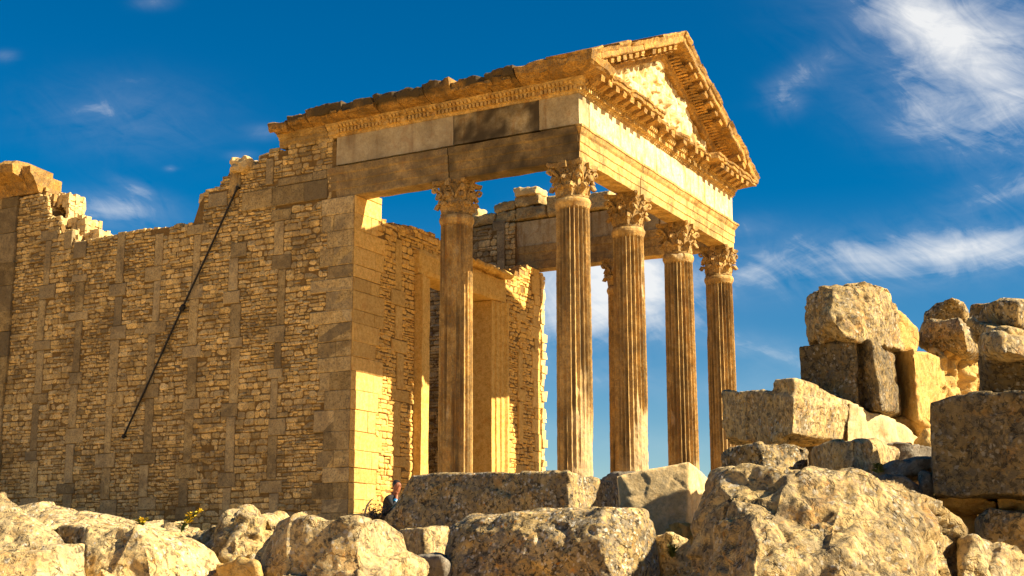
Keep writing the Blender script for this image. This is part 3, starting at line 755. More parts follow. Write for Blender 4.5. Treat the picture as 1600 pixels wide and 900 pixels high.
sweep([Vector((E, yy)), Vector((E, WY + E)), Vector((E - 1.2, WY + E))], front, .08, ero(80, .03, .05), (.5, 0, .05), cn)
cno = cn.build('cornice', M['cornice'], TEMPLE)
# modillions under the front corona and, worn to stubs, under the side corona
def modillion(mb, base, outv, alongv, upv, ln=.40, wd=.24, h=.17, sc=1.0):
    base = Vector(base); pr = [(0, -h), (.1, -h), (.2, -h * .8), (.3, -h * .62), (.38, -h * .75), (ln - .02, -h * .62), (ln, -h * .3), (ln, 0.02), (0, 0.02)]
    vs = []
    for s_ in (-1, 1):
        for o, z in pr: vs.append(base + outv * (o * sc) + alongv * (s_ * wd / 2) + upv * z + Vector([random.uniform(-.018, .018) for _ in range(3)]))
    k = len(pr); fs = [(j, (j + 1) % k, k + (j + 1) % k, k + j) for j in range(k)] + [tuple(range(k))[::-1], tuple(k + j for j in range(k))]
    mb.add(vs, fs, (random.uniform(.46, .6), 0, random.uniform(0, .1)))
class Singles:
    def __init__(s, name, mat, parent): s.a = (name, mat, parent)
    def add(s, vs, fs, t):
        q = MB(); q.add(vs, fs, t); q.build(*s.a)
mo = Singles('modillion', M['cornice'], cno); y = -.2
while y < 12.6:
    broken = 4.3 < y < 9
    if random.random() > (.35 if broken else .05): modillion(mo, (E + .28, y, ZT + .47), Vector((1, 0, 0)), Vector((0, 1, 0)), Vector((0, 0, 1)), sc=.6 if broken else 1.0, wd=.26, h=.22)
    y += .52
x = -9.0
while x < -.2:
    if random.random() > .45: modillion(mo, (x, -E - .5, ZT + .6), Vector((0, -1, 0)), Vector((1, 0, 0)), Vector((0, 0, 1)), ln=.3, h=.13, sc=.8)
    x += .62

# ---- pediment
SL = 3.17 / 7.35; CS = 1 / math.hypot(1, SL); SN = SL * CS
rake = [(IN, 0), (.5, 0), (.87, .0), (.89, -.05), (.83, -.15), (.79, -.19), (.78, -.33), (.75, -.36), (.30, -.39), (.25, -.42), (.22, -.48), (.13, -.51), (.12, -.62), (.07, -.65), (.04, -.74), (-.02, -.78), (IN, -.78)]
rk = MB(); rd = MB(); mods = []
PW = WY / 2; LEN = 7.35 / CS
for sg in (-1, 1):
    s = 0; bi = 0
    while s < LEN - .05:
        wd = min(random.uniform(.8, 1.35), LEN - s)
        if LEN - s - wd < .4: wd = LEN - s
        top_dz = random.uniform(-.10, .04) if bi else 0; off = random.uniform(0, 50); outj = random.uniform(-.06, .02)
        n = max(2, int(wd / .09)); rows = []
        for j in range(n + 1):
            ss = s + .008 + (wd - .016) * j / n
            if s + wd > LEN - .01 and j == n: ss = LEN
            row = []
            for (o, q) in rake:
                yy = ss * CS + (-q) * SN * (1 if q < 0 else 0); zz = 14.5 + ss * SN + q * CS
                # distances from the eave; the two halves meet on the ridge plane
                yy = ss * CS - q * SN
                if yy > 7.35: yy = 7.35; 
                qq = q
                if q == 0: zz += top_dz
                P = Vector((E + o + (outj if o > .8 else 0), PW + sg * (7.35 - yy), 14.5 + ss * SN + q * CS + (top_dz if q == 0 else 0)))
                if ss * CS - q * SN > 7.35: P.z = 14.5 + 7.35 * SL - (-q) / CS
                k = max(0, (o - .2) / .7); e = max(0, fb(P, 1.5, 4, off))
                P.x -= k * .09 * e; P += vn3(P, 2.6, off) * .03 * (.3 + k) + vn3(P, 9, off) * .014 * (.4 + k)
                P.z = max(P.z, ZT + .68)
                row.append(P)
            rows.append(row)
        k = len(rake); o0 = len(rk.v); t = (random.uniform(.46, .56), 0, random.uniform(0, .1))
        for row in rows:
            for P in row: rk.v.append(tuple(P)); rk.t.append(t)
        for i in range(len(rows) - 1):
            for j in range(k): rk.f.append((o0 + i * k + j, o0 + i * k + (j + 1) % k, o0 + (i + 1) * k + (j + 1) % k, o0 + (i + 1) * k + j))
        rk.f.append(tuple(o0 + j for j in range(k))); rk.f.append(tuple(o0 + (len(rows) - 1) * k + j for j in range(k)))
        s += wd; bi += 1
    ss = 1.3
    along = Vector((0, -sg * CS, SN)); upn = Vector((0, sg * SN, CS))
    while ss < LEN - .4:
        b0 = Vector((E + .28, PW + sg * (7.35 - ss * CS), 14.5 + ss * SN)) + upn * (-.36)
        if random.random() > .08: mods.append((b0, along, upn))
        ss += .5
    ss = 2.2
    while ss < LEN - .45:
        b0 = Vector((E + .1, PW + sg * (7.35 - ss * CS), 14.5 + ss * SN)) + upn * (-.52)
        if random.random() > .1: modillion(rd, b0, Vector((1, 0, 0)), along, upn, ln=.11, wd=.08, h=.1)
        ss += .15
rk.add(rd.v, rd.f, (.57, 0, 0)); rko = rk.build('raking_cornice', M['cornice'], TEMPLE)
rm = Singles('modillion', M['cornice'], rko)
for b0, along, upn in mods: modillion(rm, b0, Vector((1, 0, 0)), along, upn, wd=.26, h=.22)
# roof slabs that still lie behind the near slope
b_ = MB()
for k in range(6):
    s0 = 1.0 + k * 1.0; ln = .95
    for (x0, x1) in ((IN + E - .45, IN + E),):
        pass
# tympanum with worn relief
ty = MB(); NY, NZ_ = 230, 90; x0 = E - .12
y_in = 7.35 - .95
def tz(y): return 14.5 + (7.35 - abs(y - PW)) * SL - .70 / CS
for i in range(NY + 1):
    y = PW - 6.3 + 12.6 * i / NY; zt_ = max(tz(y), ZT + .62)
    for j in range(NZ_ + 1):
        z = ZT + .6 + (zt_ - ZT - .6) * j / NZ_; d = 0
        P = Vector((x0, y, z))
        e1 = math.hypot((y - 5.6) / .9, (z - 15.6) / .5); rel = max(0, 1 - e1) ** .5 if e1 < 1 else 0     # broad worn figure in the middle
        e2 = math.hypot((y - 7.3) / .32, (z - 15.35 - (y - 7.3) * .3) / .55); rel2 = max(0, 1 - e2) ** .5 if e2 < 1 else 0
        e3 = math.hypot((y - 6.3 + (z - 15.2) * .5) / .22, (z - 15.2) / .6); rel3 = max(0, 1 - e3) ** .5 if e3 < 1 else 0
        d = .15 * rel * (1 + .9 * vn(P, 4, 3)) + .17 * rel2 + .16 * rel3 + .12 * (1 if abs(y - 4.6 - (z - 15.4) * .35) < .09 and 14.9 < z < 16 else 0) + .09 * max(0, fb(P, 2.2, 4, 9)) * (1 if 14.7 < z else .5) + .012 * vn(P, 7, 2)
        q_ = fb(P, .9, 2, 31); st_ = max(0, min(1, (q_ - .12) * 10)) * .07 + max(0, min(1, (fb(P, 1.9, 2, 57) - .30) * 14)) * .09
        if 14.6 < z and abs(y - PW) < 4.5: d += st_
        ty.v.append((x0 + d - .04, y, z)); ty.t.append((.56, 0, 0))
for i in range(NY):
    for j in range(NZ_): a = i * (NZ_ + 1) + j; ty.f.append((a, a + NZ_ + 1, a + NZ_ + 2, a + 1))
tyo = ty.build('tympanum', M['frieze'], TEMPLE, smooth=True)
tb = MB(); vs = []
for xx in (E - .5, E - .14):
    vs += [(xx, PW - 6.4, ZT + .6), (xx, PW + 6.4, ZT + .6), (xx, PW + 6.4, ZT + .62), (xx, PW, tz(PW) + .2), (xx, PW - 6.4, ZT + .62)]
tb.add(vs, [(0, 1, 2, 3, 4)[::-1], (5, 6, 7, 8, 9), (0, 1, 6, 5), (1, 2, 7, 6), (2, 3, 8, 7), (3, 4, 9, 8), (4, 0, 5, 9)])
tb.build('tympanum_backing', M['trim'], tyo)

# ---- cornice fragment over the left end of the wall
cf = MB(); x = -24.6
for i, wd in enumerate((1.6, 1.15, .5)):
    o_ = (1.0, 1.0, .55)[i]
    prof = [(IN, ZT), (.05, ZT), (.09, ZT + .1), (.2, ZT + .3), (.3, ZT + .43), (.62 * o_, ZT + .55), (.85 * o_, ZT + .66), (.9 * o_, ZT + .95), (.7 * o_, ZT + (1.12, 1.12, .75)[i]), (.2, ZT + (1.15, 1.1, .7)[i]), (-1.0, ZT + (1.1, 1.05, .65)[i]), (-1.0, ZT)]
    sweep([Vector((x + .01, -E)), Vector((x + wd - .01, -E))], prof, .08, nz(.07, 1.8, i * 7), (.5, 0, .05), cf); x += wd
rubble_top(cf, FN, -21.5, -20.9, lambda u: 13.95 - (u + 21.5) * .9, -1.1, -.15, .3, .08, .3)
cfo = cf.build('cornice_fragment', M['cornice'], TEMPLE)

# ---- loose stones on the walls, each a thing
def rock_mesh(name, hulls, vox, amp, off, smooth_it=3, rough=1.0, ridged=.0, caves=0.0, facet=.09, fsc=3.0, tint=None):
    bm = bmesh.new()
    for pts in hulls:
        vs = [bm.verts.new(p) for p in pts]
        r_ = bmesh.ops.convex_hull(bm, input=vs)
        bad = [e for e in r_['geom_interior'] + r_['geom_unused'] if isinstance(e, bmesh.types.BMVert) and e.is_valid]
        if bad: bmesh.ops.delete(bm, geom=list(set(bad)), context='VERTS')
    me = bpy.data.meshes.new(name); bm.to_mesh(me); bm.free()
    o = bpy.data.objects.new('tmp', me); COL.objects.link(o)
    md = o.modifiers.new('r', 'REMESH'); md.mode = 'VOXEL'; md.voxel_size = vox
    md = o.modifiers.new('s', 'SMOOTH'); md.iterations = smooth_it; md.factor = .5
    dg = bpy.context.evaluated_depsgraph_get(); dg.update()
    m2 = bpy.data.meshes.new_from_object(o.evaluated_get(dg)); m2.name = name
    bpy.data.objects.remove(o); bpy.data.meshes.remove(me)
    sz = max(max(v.co[i] for v in m2.vertices) - min(v.co[i] for v in m2.vertices) for i in range(3)) if len(m2.vertices) else 1
    s1 = 1.6 / max(.3, sz)
    for v, nn in zip(m2.vertices, [v.normal.copy() for v in m2.vertices]):
        p = v.co
        a = fb(p, s1 * 1.3, 3, off) * .9 + fb(p, 5.5, 5, off + 3) * .42 * rough
        rr = 1 - abs(vn(p, 3.4, off + 9)) * 2; rr = max(0, rr) ** 4
        pit = max(0, vn(p, 11, off + 20) - .22)
        a -= rr * .5 * ridged + pit * 1.3 * rough * .8
        if facet:
            dist_, pts_ = noise.voronoi(Vector((p[0] * fsc + off, p[1] * fsc, p[2] * fsc))); q0 = pts_[0]; hx = vn3(q0, 5.3, off) * 1.6
            a += (Vector((p[0] * fsc + off, p[1] * fsc, p[2] * fsc)) - q0).dot(hx) * facet / amp / fsc + hx.x * facet * .12 / amp
        if caves: q_ = max(0, vn(p, 2.6, off + 33) - .08); a -= min(1, q_ * 4) * caves / amp * (.6 + .4 * vn(p, 7, off)) * max(0, min(1, (-nn.dot(FH) + .1) * 2))
        v.co = p + nn * (a * amp)
    m2.polygons.foreach_set('use_smooth', [True] * len(m2.polygons))
    set_tint(m2, tint or (random.uniform(.46, .58), random.uniform(0, .15), random.uniform(0, .12))); return m2
def stone_thing(name, label, cat, hulls, mat, vox=.03, amp=.05, off=0.0, group=None, **k):
    me = rock_mesh(name, hulls, vox, amp, off, **k)
    allp = [Vector(p) for h in hulls for p in h]; c = sum(allp, Vector()) / len(allp); c.z = min(p.z for p in allp)
    o = link_mesh(name, me, mat, None, c); return tag(o, label, cat, group)
def boxpts(a, b, j=0.0):
    return [Vector(((a, b)[i & 1][0], (a, b)[(i >> 1) & 1][1], (a, b)[(i >> 2) & 1][2])) + Vector([random.uniform(-j, j) for _ in range(3)]) for i in range(8)]
GW = 'loose stones lying along the wall tops'
stone_thing('rounded_stone', 'rounded pale stone balanced on the stepped top of the long wall, above the iron rod', 'stone', [boxpts((-12.25, -.72, 13.0), (-11.5, .1, 13.42), .08)], M['core'], .04, .12, 3, GW, smooth_it=6)
o = worn_block('upright_stone', (-12.35, -.62, 12.2), (-12.0, -.3, 13.05), M['trim'], None, (.5, .1, .05), .02, .12, 5, origin=(-12.2, -.45, 12.2)); tag(o, 'small upright block under the rounded stone at the upper end of the iron rod', 'stone block', GW)
lab = [('long weathered block on the far porch beam, leftmost in its row above the doorway', -10.4, -9.3, 13.68, 14.1), ('squat block in the lower row on the far beam, between two longer weathered blocks', -9.25, -8.3, 13.68, 14.15), ('dark weathered block on the far beam just left of the corner column', -8.25, -7.0, 13.68, 14.2),
       ('pale rubble block on the far beam, second row above the doorway', -9.3, -8.35, 14.14, 14.5), ('dark flat block on the far beam, in the second row beneath the leaning slab', -8.3, -7.2, 14.22, 14.62), ('block on the far beam hidden mostly behind the corner column', -6.9, -5.8, 13.68, 14.5), ('block on the far beam behind the second front column', -5.7, -4.2, 13.68, 14.4), ('sunlit white chunk at the broken left end of the far beam', -10.7, -10.0, 14.12, 14.45)]
for i, (lb, x0_, x1_, z0_, z1_) in enumerate(lab):
    stone_thing('weathered_block', lb, 'stone block', [boxpts((x0_, 11.75 + (i % 2) * .06, z0_ + .01), (x1_, 12.45, z1_), .035)], M['wall'] if i != 7 else M['core'], .05, .07, i * 4.1, GW)
stone_thing('leaning_slab', 'thick slab lying topmost on the far beam, seen against the sky left of the corner column', 'stone slab', [boxpts((-8.3, 11.6, 14.64), (-7.25, 12.6, 14.95), .03)], M['core'], .05, .06, 77, GW)

# ---- iron rod across the side wall
def onwall(px, py, off_=0.0):
    d = pixdir(px, py); k = (-E - off_ - CAM.y) / d.y; return CAM + d * k
p0 = onwall(371, 293, .16); p1 = onwall(193, 682, .12); pm_ = onwall(285, 481, .14)
rod = empty('iron_rod', p1, 'thin black iron rod running diagonally across the rubble side wall', 'metal rod')
b_ = MB(); b_.tube([p0, p0.lerp(pm_, .5) + Vector((.0, 0, -.03)), pm_, pm_.lerp(p1, .5) + Vector((0, 0, -.02)), p1], .034, 8); b_.build('shaft', M['iron'], rod)
b_ = MB(); dd = (p1 - p0).normalized(); b_.tube([pm_ - dd * .13, pm_ - dd * .08, pm_ + dd * .08, pm_ + dd * .13], [.035, .085, .085, .035], 10); b_.build('collar', M['iron'], rod)
for q in (p0, pm_, p1):
    b_ = MB(); b_.tube([q, q + Vector((0, .22 if q is p0 else .18, 0))], .03, 8); b_.tube([q - dd * .05, q + dd * .05], .06, 8); b_.build('anchor', M['iron'], rod)

# ------------------------------------------------------------------ foreground and right-hand stones
GR = 'tumbled stone blocks in the foreground'
def blk(name, label, pts, thick, mat, vox=.02, amp=.03, off=0.0, extra=(), drop=0.0, shift=0.0, tilt=0.0, turn=0.0, dd=0.0, **k):
    """visible corners given by direction and distance; the back is the same outline pushed away by its real thickness"""
    hulls = []
    for P_ in (pts, *extra):
        x0_ = min(p[0] for p in pts)
        fr_ = [at(p[0], p[1], p[2] + dd + tilt * (915 - p[1]) / FPX * p[2] + turn * (p[0] - x0_) / FPX * p[2]) for p in P_]
        if drop: fr_ += [p - Vector((0, 0, drop)) for p in fr_ if p.z < min(q.z for q in fr_) + .12 or True and p.z == min(q.z for q in fr_)]
        ce_ = sum(fr_, Vector()) / len(fr_); fr_ = [ce_ + (p - ce_) * 1.02 for p in fr_]
        cdir = ce_ - CAM; cdir.z = 0; cdir.normalize()
        bk = [p + cdir * thick + RH * (shift * thick) for p in fr_]
        hulls.append(fr_ + bk)
    cat = 'boulder' if 'boulder' in name or 'rock' in name else 'stone block'
    return stone_thing(name, label, cat, hulls, mat, vox, amp, off, GR, **k)
RK, RD, RO, RG, RB, RM = M['rock'], M['rockd'], M['rocko'], M['rockg'], M['rockb'], M['rockm']
# right-hand ruined wall, top to bottom
blk('squared_boulder', 'big squared boulder topmost on the right-hand pile, against the sky', [(1259, 465, 12.25), (1264, 532, 12.25), (1278, 447, 12.0), (1300, 500, 11.62), (1325, 530, 11.6), (1300, 447, 11.85), (1352, 437, 11.95), (1372, 441, 12.0), (1380, 540, 11.95), (1388, 545, 12.0), (1393, 452, 12.3), (1404, 490, 12.5), (1408, 543, 12.5)], .7, RM, .018, .05, 1, ridged=.9, smooth_it=1, rough=1.2)
blk('stone_block', 'small pale wedge just right of the topmost squared boulder', [(1400, 480, 12.9), (1400, 548, 12.9), (1432, 512, 13.1), (1432, 548, 13.1)], .5, RO, .025, .03, 2)
blk('stone_block', 'dark pitted block with a vertical groove, directly beneath the topmost boulder', [(1248, 539, 12.2), (1251, 607, 12.2), (1338, 531, 11.7), (1341, 639, 11.7)], .7, RD, .018, .03, 3, facet=.05, tint=(.42, .05, .3), extra=([(1336, 533, 11.95), (1341, 638, 11.95), (1362, 531, 11.62), (1378, 640, 11.62), (1394, 556, 12.4), (1408, 643, 12.4)],))
blk('stone_block', 'ochre block with an orange shaded face, right of the grooved dark block', [(1396, 548, 12.75), (1402, 650, 12.7), (1428, 547, 12.3), (1434, 656, 12.3), (1476, 560, 13.1), (1477, 660, 13.1)], .6, RO, .02, .025, 4)
blk('rubble_core', 'crumbly sunlit rubble between the ochre block and the dark blocks at right', [(1455, 545, 13.1), (1455, 660, 13.0), (1500, 530, 13.4), (1540, 540, 13.9), (1540, 640, 13.8), (1490, 640, 13.3)], .8, RO, .02, .085, 5, rough=2.2, ridged=1.6)
blk('wedge_boulder', 'wedge-shaped boulder with a dark left face resting on the crumbly rubble', [(1434, 532, 12.5), (1448, 501, 12.4), (1497, 492, 12.0), (1508, 520, 11.8), (1455, 545, 12.35), (1512, 549, 11.9), (1541, 549, 12.5), (1526, 516, 12.5)], .5, RD, .02, .035, 6, dd=1.1)
blk('dark_boulder', 'small dark boulder against the sky behind the wedge-shaped one', [(1447, 488, 13.6), (1450, 510, 13.6), (1462, 470, 13.5), (1488, 464, 13.3), (1505, 472, 13.4), (1514, 490, 13.6), (1514, 520, 13.6)], .6, RD, .022, .03, 7, dd=.9)
blk('stone_slab', 'upper slab at the right edge, against the sky', [(1516, 474, 12.9), (1515, 506, 12.9), (1560, 470, 12.5), (1592, 467, 12.4), (1592, 511, 12.4), (1640, 478, 12.8), (1640, 515, 12.8)], .5, RD, .022, .022, 8, dd=-3.8)
blk('stone_slab', 'thin layered slab beneath the upper slab at the right edge', [(1516, 500, 12.6), (1518, 520, 12.6), (1580, 512, 12.2), (1640, 515, 12.5), (1640, 535, 12.5), (1570, 530, 12.2)], .5, RM, .022, .028, 9, ridged=1.0, dd=-3.8)
blk('stone_slab', 'lower ledge stone beside the wedge-shaped boulder at the right edge', [(1530, 518, 12.3), (1535, 552, 12.2), (1565, 520, 12.0), (1640, 535, 12.3), (1640, 560, 12.2), (1570, 552, 11.9)], .5, RM, .022, .028, 10, ridged=1.0, dd=-3.8)
blk('stone_block', 'dark crumbling-topped block at the right edge, resting on the big dark ashlar', [(1527, 553, 11.5), (1531, 616, 11.5), (1560, 546, 11.3), (1650, 543, 11.3), (1650, 614, 11.3)], .9, RD, .02, .03, 11, tint=(.42, .05, .3), dd=-2.7)
blk('ashlar_block', 'big dark lichened ashlar block at the right edge', [(1451, 626, 9.75), (1460, 773, 9.7), (1500, 616, 9.62), (1500, 776, 9.6), (1680, 612, 9.1), (1680, 772, 9.1)], .9, RD, .016, .02, 12, facet=.04, tint=(.40, .1, .38), dd=-1.4)
blk('rubble_stone', 'flat ochre stone wedged under the left half of the big dark ashlar', [(1462, 770, 9.8), (1465, 800, 9.8), (1520, 768, 9.6), (1560, 785, 9.6), (1555, 800, 9.7)], .6, RO, .02, .035, 13, dd=-1.3)
blk('rubble_stone', 'ochre stone wedged under the big dark ashlar at the frame edge', [(1555, 776, 9.6), (1558, 800, 9.6), (1600, 774, 9.5), (1680, 778, 9.5), (1680, 803, 9.5)], .6, RO, .02, .035, 14, dd=-1.3)
blk('rubble_stone', 'orange earthy stone filling the gap left of the lower right block', [(1470, 793, 10.2), (1472, 860, 10.2), (1530, 790, 10.0), (1530, 870, 10.0)], .5, RO, .025, .04, 15, drop=.3, dd=-1.2)
blk('stone_block', 'brownish block at the lower right, beneath the wedged ochre stones', [(1524, 812, 9.3), (1530, 880, 9.3), (1545, 796, 9.1), (1600, 800, 9.0), (1680, 803, 9.1), (1680, 890, 9.1)], .8, RD, .018, .025, 16, drop=.4, dd=-1.1)
blk('stone_block', 'long block with raised right shoulder and pale sunlit flank, left end of the pile', [(1131, 609, 12.0), (1134, 683, 12.0), (1214, 612, 11.1), (1200, 695, 11.2), (1238, 680, 10.75), (1240, 620, 10.75), (1300, 690, 11.4), (1345, 692, 11.7), (1345, 640, 11.7)], .7, RM, .018, .03, 17,
    extra=([(1211, 594, 11.1), (1212, 640, 11.1), (1240, 592, 10.82), (1242, 670, 10.85), (1345, 634, 11.75), (1345, 690, 11.7), (1290, 690, 11.3)],), ridged=.4)
blk('stone_block', 'pale sunlit block continuing the pile to the right of the long shouldered block', [(1325, 628, 11.5), (1325, 705, 11.4), (1348, 634, 11.6), (1380, 650, 11.8), (1418, 668, 12.2), (1436, 684, 12.4), (1436, 716, 12.4), (1400, 712, 11.9)], .7, RB, .02, .035, 18)
blk('rubble_stone', 'small orange stone in the joint beneath the ochre block', [(1400, 652, 12.6), (1404, 668, 12.6), (1440, 655, 12.4), (1452, 670, 12.5), (1450, 690, 12.5)], .5, RO, .02, .03, 19)
blk('rubble_stone', 'orange chip standing between the pale block and the big dark ashlar', [(1434, 690, 12.0), (1436, 716, 12.0), (1450, 672, 11.9), (1462, 690, 12.0), (1462, 722, 12.0)], .4, RO, .02, .03, 20, drop=.2)
blk('rubble_stone', 'ochre packing stone high in the joint left of the big dark ashlar', [(1408, 640, 12.9), (1408, 664, 12.9), (1465, 640, 12.7), (1465, 672, 12.7)], .6, RO, .02, .03, 21)
blk('stone_wedge', 'tiny round packing stone under the long shouldered block', [(1210, 680, 11.0), (1210, 694, 11.0), (1221, 677, 10.95), (1232, 682, 11.0), (1232, 694, 11.0)], .2, RK, .015, .02, 22)
blk('low_rock', 'low speckled rock under the overhanging left end of the shouldered block', [(1133, 712, 10.5), (1135, 740, 10.5), (1160, 698, 10.4), (1185, 694, 10.2), (1210, 700, 10.3), (1262, 692, 10.4), (1266, 745, 10.4), (1200, 745, 10.1)], .8, RD, .018, .045, 23, ridged=1, drop=.25)
blk('stone_block', 'rounded block with a grey left face, in front of the pale sunlit block', [(1266, 700, 10.1), (1278, 742, 10.1), (1300, 688, 9.7), (1335, 686, 9.5), (1345, 742, 9.45), (1330, 748, 9.4), (1368, 690, 9.9), (1398, 706, 10.3), (1392, 725, 10.2), (1350, 748, 9.6)], .6, RM, .018, .035, 24, drop=.25, dd=-.1)
blk('slate_rock', 'dark grey layered rock tucked left of the big dark ashlar', [(1362, 740, 10.1), (1375, 728, 10.1), (1400, 712, 10.0), (1430, 712, 9.9), (1462, 714, 9.9), (1462, 735, 9.9), (1400, 748, 9.9)], .6, RG, .018, .04, 25, ridged=1.2, dd=-1.1)
blk('slate_rock', 'small grey rock below the layered dark rock', [(1376, 752, 9.6), (1380, 770, 9.6), (1405, 743, 9.5), (1424, 748, 9.5), (1440, 790, 9.5), (1440, 760, 9.6)], .4, RG, .018, .03, 26, drop=.2, dd=-1.1)
blk('slate_rock', 'thin upright grey chip touching the left edge of the big dark ashlar', [(1436, 736, 9.75), (1440, 765, 9.7), (1452, 735, 9.7), (1460, 755, 9.7), (1457, 800, 9.7), (1444, 790, 9.7)], .3, RG, .018, .02, 27, drop=.2, dd=-1.2)
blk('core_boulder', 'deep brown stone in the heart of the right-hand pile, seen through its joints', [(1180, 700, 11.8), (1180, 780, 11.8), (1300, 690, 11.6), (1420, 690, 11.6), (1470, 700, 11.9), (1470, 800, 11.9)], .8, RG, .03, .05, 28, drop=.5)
blk('core_boulder', 'shaded brown stone behind the foot of the big dark ashlar', [(1425, 745, 9.6), (1425, 900, 9.6), (1530, 745, 9.6), (1680, 770, 9.6), (1680, 900, 9.6)], .7, RO, .03, .05, 29, drop=.3)
# centre
blk('ashlar_block', 'clean-cut block with a sharp bright corner, in front of the right-hand columns', [(964, 744, 11.62), (970, 800, 11.62), (1020, 735, 11.64), (1077, 722, 11.66), (1072, 832, 11.60), (1030, 828, 11.6), (1104, 748, 12.3), (1092, 832, 12.2)], .6, RB, .02, .012, 30, smooth_it=1, facet=.05, drop=.25, dd=2.1)
blk('stone_block', 'long low block with a dark lichened face below the columns', [(600, 815, 12.6), (624, 783, 12.6), (644, 742, 12.6), (700, 740, 12.4), (884, 737, 11.5), (890, 800, 11.45), (700, 828, 12.4), (640, 828, 12.8), (950, 752, 12.2), (962, 765, 12.3), (958, 800, 12.2)], .8, RD, .02, .03, 31, tint=(.58, .1, .05), drop=.15)
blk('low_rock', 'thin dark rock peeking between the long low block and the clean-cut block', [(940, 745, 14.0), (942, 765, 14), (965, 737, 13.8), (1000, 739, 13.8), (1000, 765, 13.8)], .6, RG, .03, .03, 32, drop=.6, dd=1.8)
blk('lichen_boulder', 'big speckled boulder with a bright right end at the bottom centre', [(702, 860, 8.4), (700, 915, 8.2), (712, 826, 8.4), (735, 812, 8.4), (800, 806, 8.3), (900, 794, 8.1), (940, 794, 7.95), (935, 850, 7.7), (960, 915, 7.6), (1004, 800, 8.1), (1018, 818, 8.2), (1028, 870, 8.2), (1030, 915, 8.1)], .9, RD, .013, .035, 33, tint=(.62, .05, .0), drop=.3, ridged=.3, dd=1.2)
blk('small_rock', 'small pale rock wedged between the two big speckled boulders below the clean-cut block', [(1022, 842, 10.2), (1020, 880, 10.2), (1045, 832, 10.0), (1076, 846, 10.1), (1078, 885, 10.1)], .5, RK, .02, .035, 34, drop=.3)
blk('small_rock', 'ochre stone propping up the clean-cut block', [(1020, 826, 11.9), (1030, 845, 11.8), (1060, 815, 11.5), (1080, 820, 11.6), (1085, 845, 11.6)], .5, RO, .02, .03, 35, drop=.3, dd=2.0)
blk('stone_block', 'small brown block between the long low block and the rounded pale boulder', [(624, 829, 10.9), (628, 880, 10.9), (662, 827, 10.6), (664, 880, 10.6), (706, 829, 10.9), (704, 880, 10.8)], .5, RK, .02, .025, 36, drop=.35)
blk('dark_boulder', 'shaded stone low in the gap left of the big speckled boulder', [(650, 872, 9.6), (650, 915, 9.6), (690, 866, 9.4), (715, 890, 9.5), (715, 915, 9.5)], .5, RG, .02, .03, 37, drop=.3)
blk('pale_boulder', 'rounded pale boulder with a stepped right side, bottom left of centre', [(405, 872, 8.0), (402, 915, 7.9), (440, 818, 7.8), (470, 809, 7.6), (560, 809, 7.4), (540, 860, 7.5), (600, 815, 7.8), (626, 836, 8.0), (632, 870, 8.0), (560, 915, 7.45), (640, 915, 7.9)], .8, RK, .013, .035, 38, extra=([(560, 868, 7.45), (560, 915, 7.35), (640, 866, 7.6), (665, 882, 7.8), (668, 915, 7.8)],), facet=.15, drop=.3, ridged=.4, tilt=.7, turn=.25)
blk('pitted_rock', 'low pitted rock with dark hollows behind the pale boulders', [(290, 838, 9.4), (292, 880, 9.4), (330, 821, 9.2), (372, 812, 9.0), (385, 803, 9.0), (410, 810, 9.1), (440, 816, 9.2), (440, 885, 9.1), (360, 870, 8.8)], .7, RM, .015, .08, 39, rough=1.6, ridged=1.2, facet=.15, drop=.3)
blk('broken_rock', 'small brown broken rock low between the two pale boulders', [(340, 885, 7.9), (342, 915, 7.9), (375, 876, 7.8), (400, 880, 7.7), (412, 915, 7.7)], .4, RO, .015, .03, 40, drop=.3)
blk('pale_boulder', 'broad flat-topped pale boulder at the lower left', [(134, 845, 7.7), (136, 915, 7.6), (142, 826, 7.7), (165, 818, 7.7), (215, 826, 7.5), (262, 832, 7.6), (300, 842, 7.7), (330, 862, 7.8), (348, 890, 7.9), (345, 915, 7.8), (240, 915, 7.4), (230, 860, 7.4)], .8, RK, .013, .035, 41, facet=.15, drop=.3, ridged=.3, tilt=.7, turn=.2)
blk('long_rock', 'long pale rock ledge in front of the foot of the rubble wall', [(24, 800, 9.8), (25, 840, 9.7), (50, 792, 9.7), (90, 799, 9.5), (130, 812, 9.4), (200, 820, 9.4), (260, 830, 9.6), (310, 826, 9.7), (310, 860, 9.6), (120, 850, 9.1)], .7, RK, .018, .04, 42, facet=.15, drop=.4, ridged=.3, tilt=1.5, turn=.15)
blk('dark_boulder', 'shaded brown stone in the notch between the lower left boulders', [(92, 824, 8.5), (94, 860, 8.5), (130, 822, 8.3), (150, 830, 8.4), (150, 865, 8.3)], .4, RD, .018, .02, 43, drop=.5)
blk('pale_boulder', 'peaked pale boulder rising at the left edge', [(-40, 770, 8.2), (-40, 915, 7.8), (5, 776, 8.0), (28, 806, 7.9), (60, 832, 7.8), (92, 842, 7.9), (95, 870, 7.7), (20, 880, 7.75)], .8, RK, .014, .04, 44, facet=.15, drop=.3, ridged=.3, tilt=.8, turn=.3)
blk('stone_block', 'pale block with a squared right corner at the bottom left', [(-40, 868, 6.9), (-40, 930, 6.8), (58, 860, 6.8), (60, 930, 6.7), (131, 850, 7.0), (133, 930, 6.9)], .6, RK, .012, .02, 45, drop=.3, tilt=.5, turn=.25)
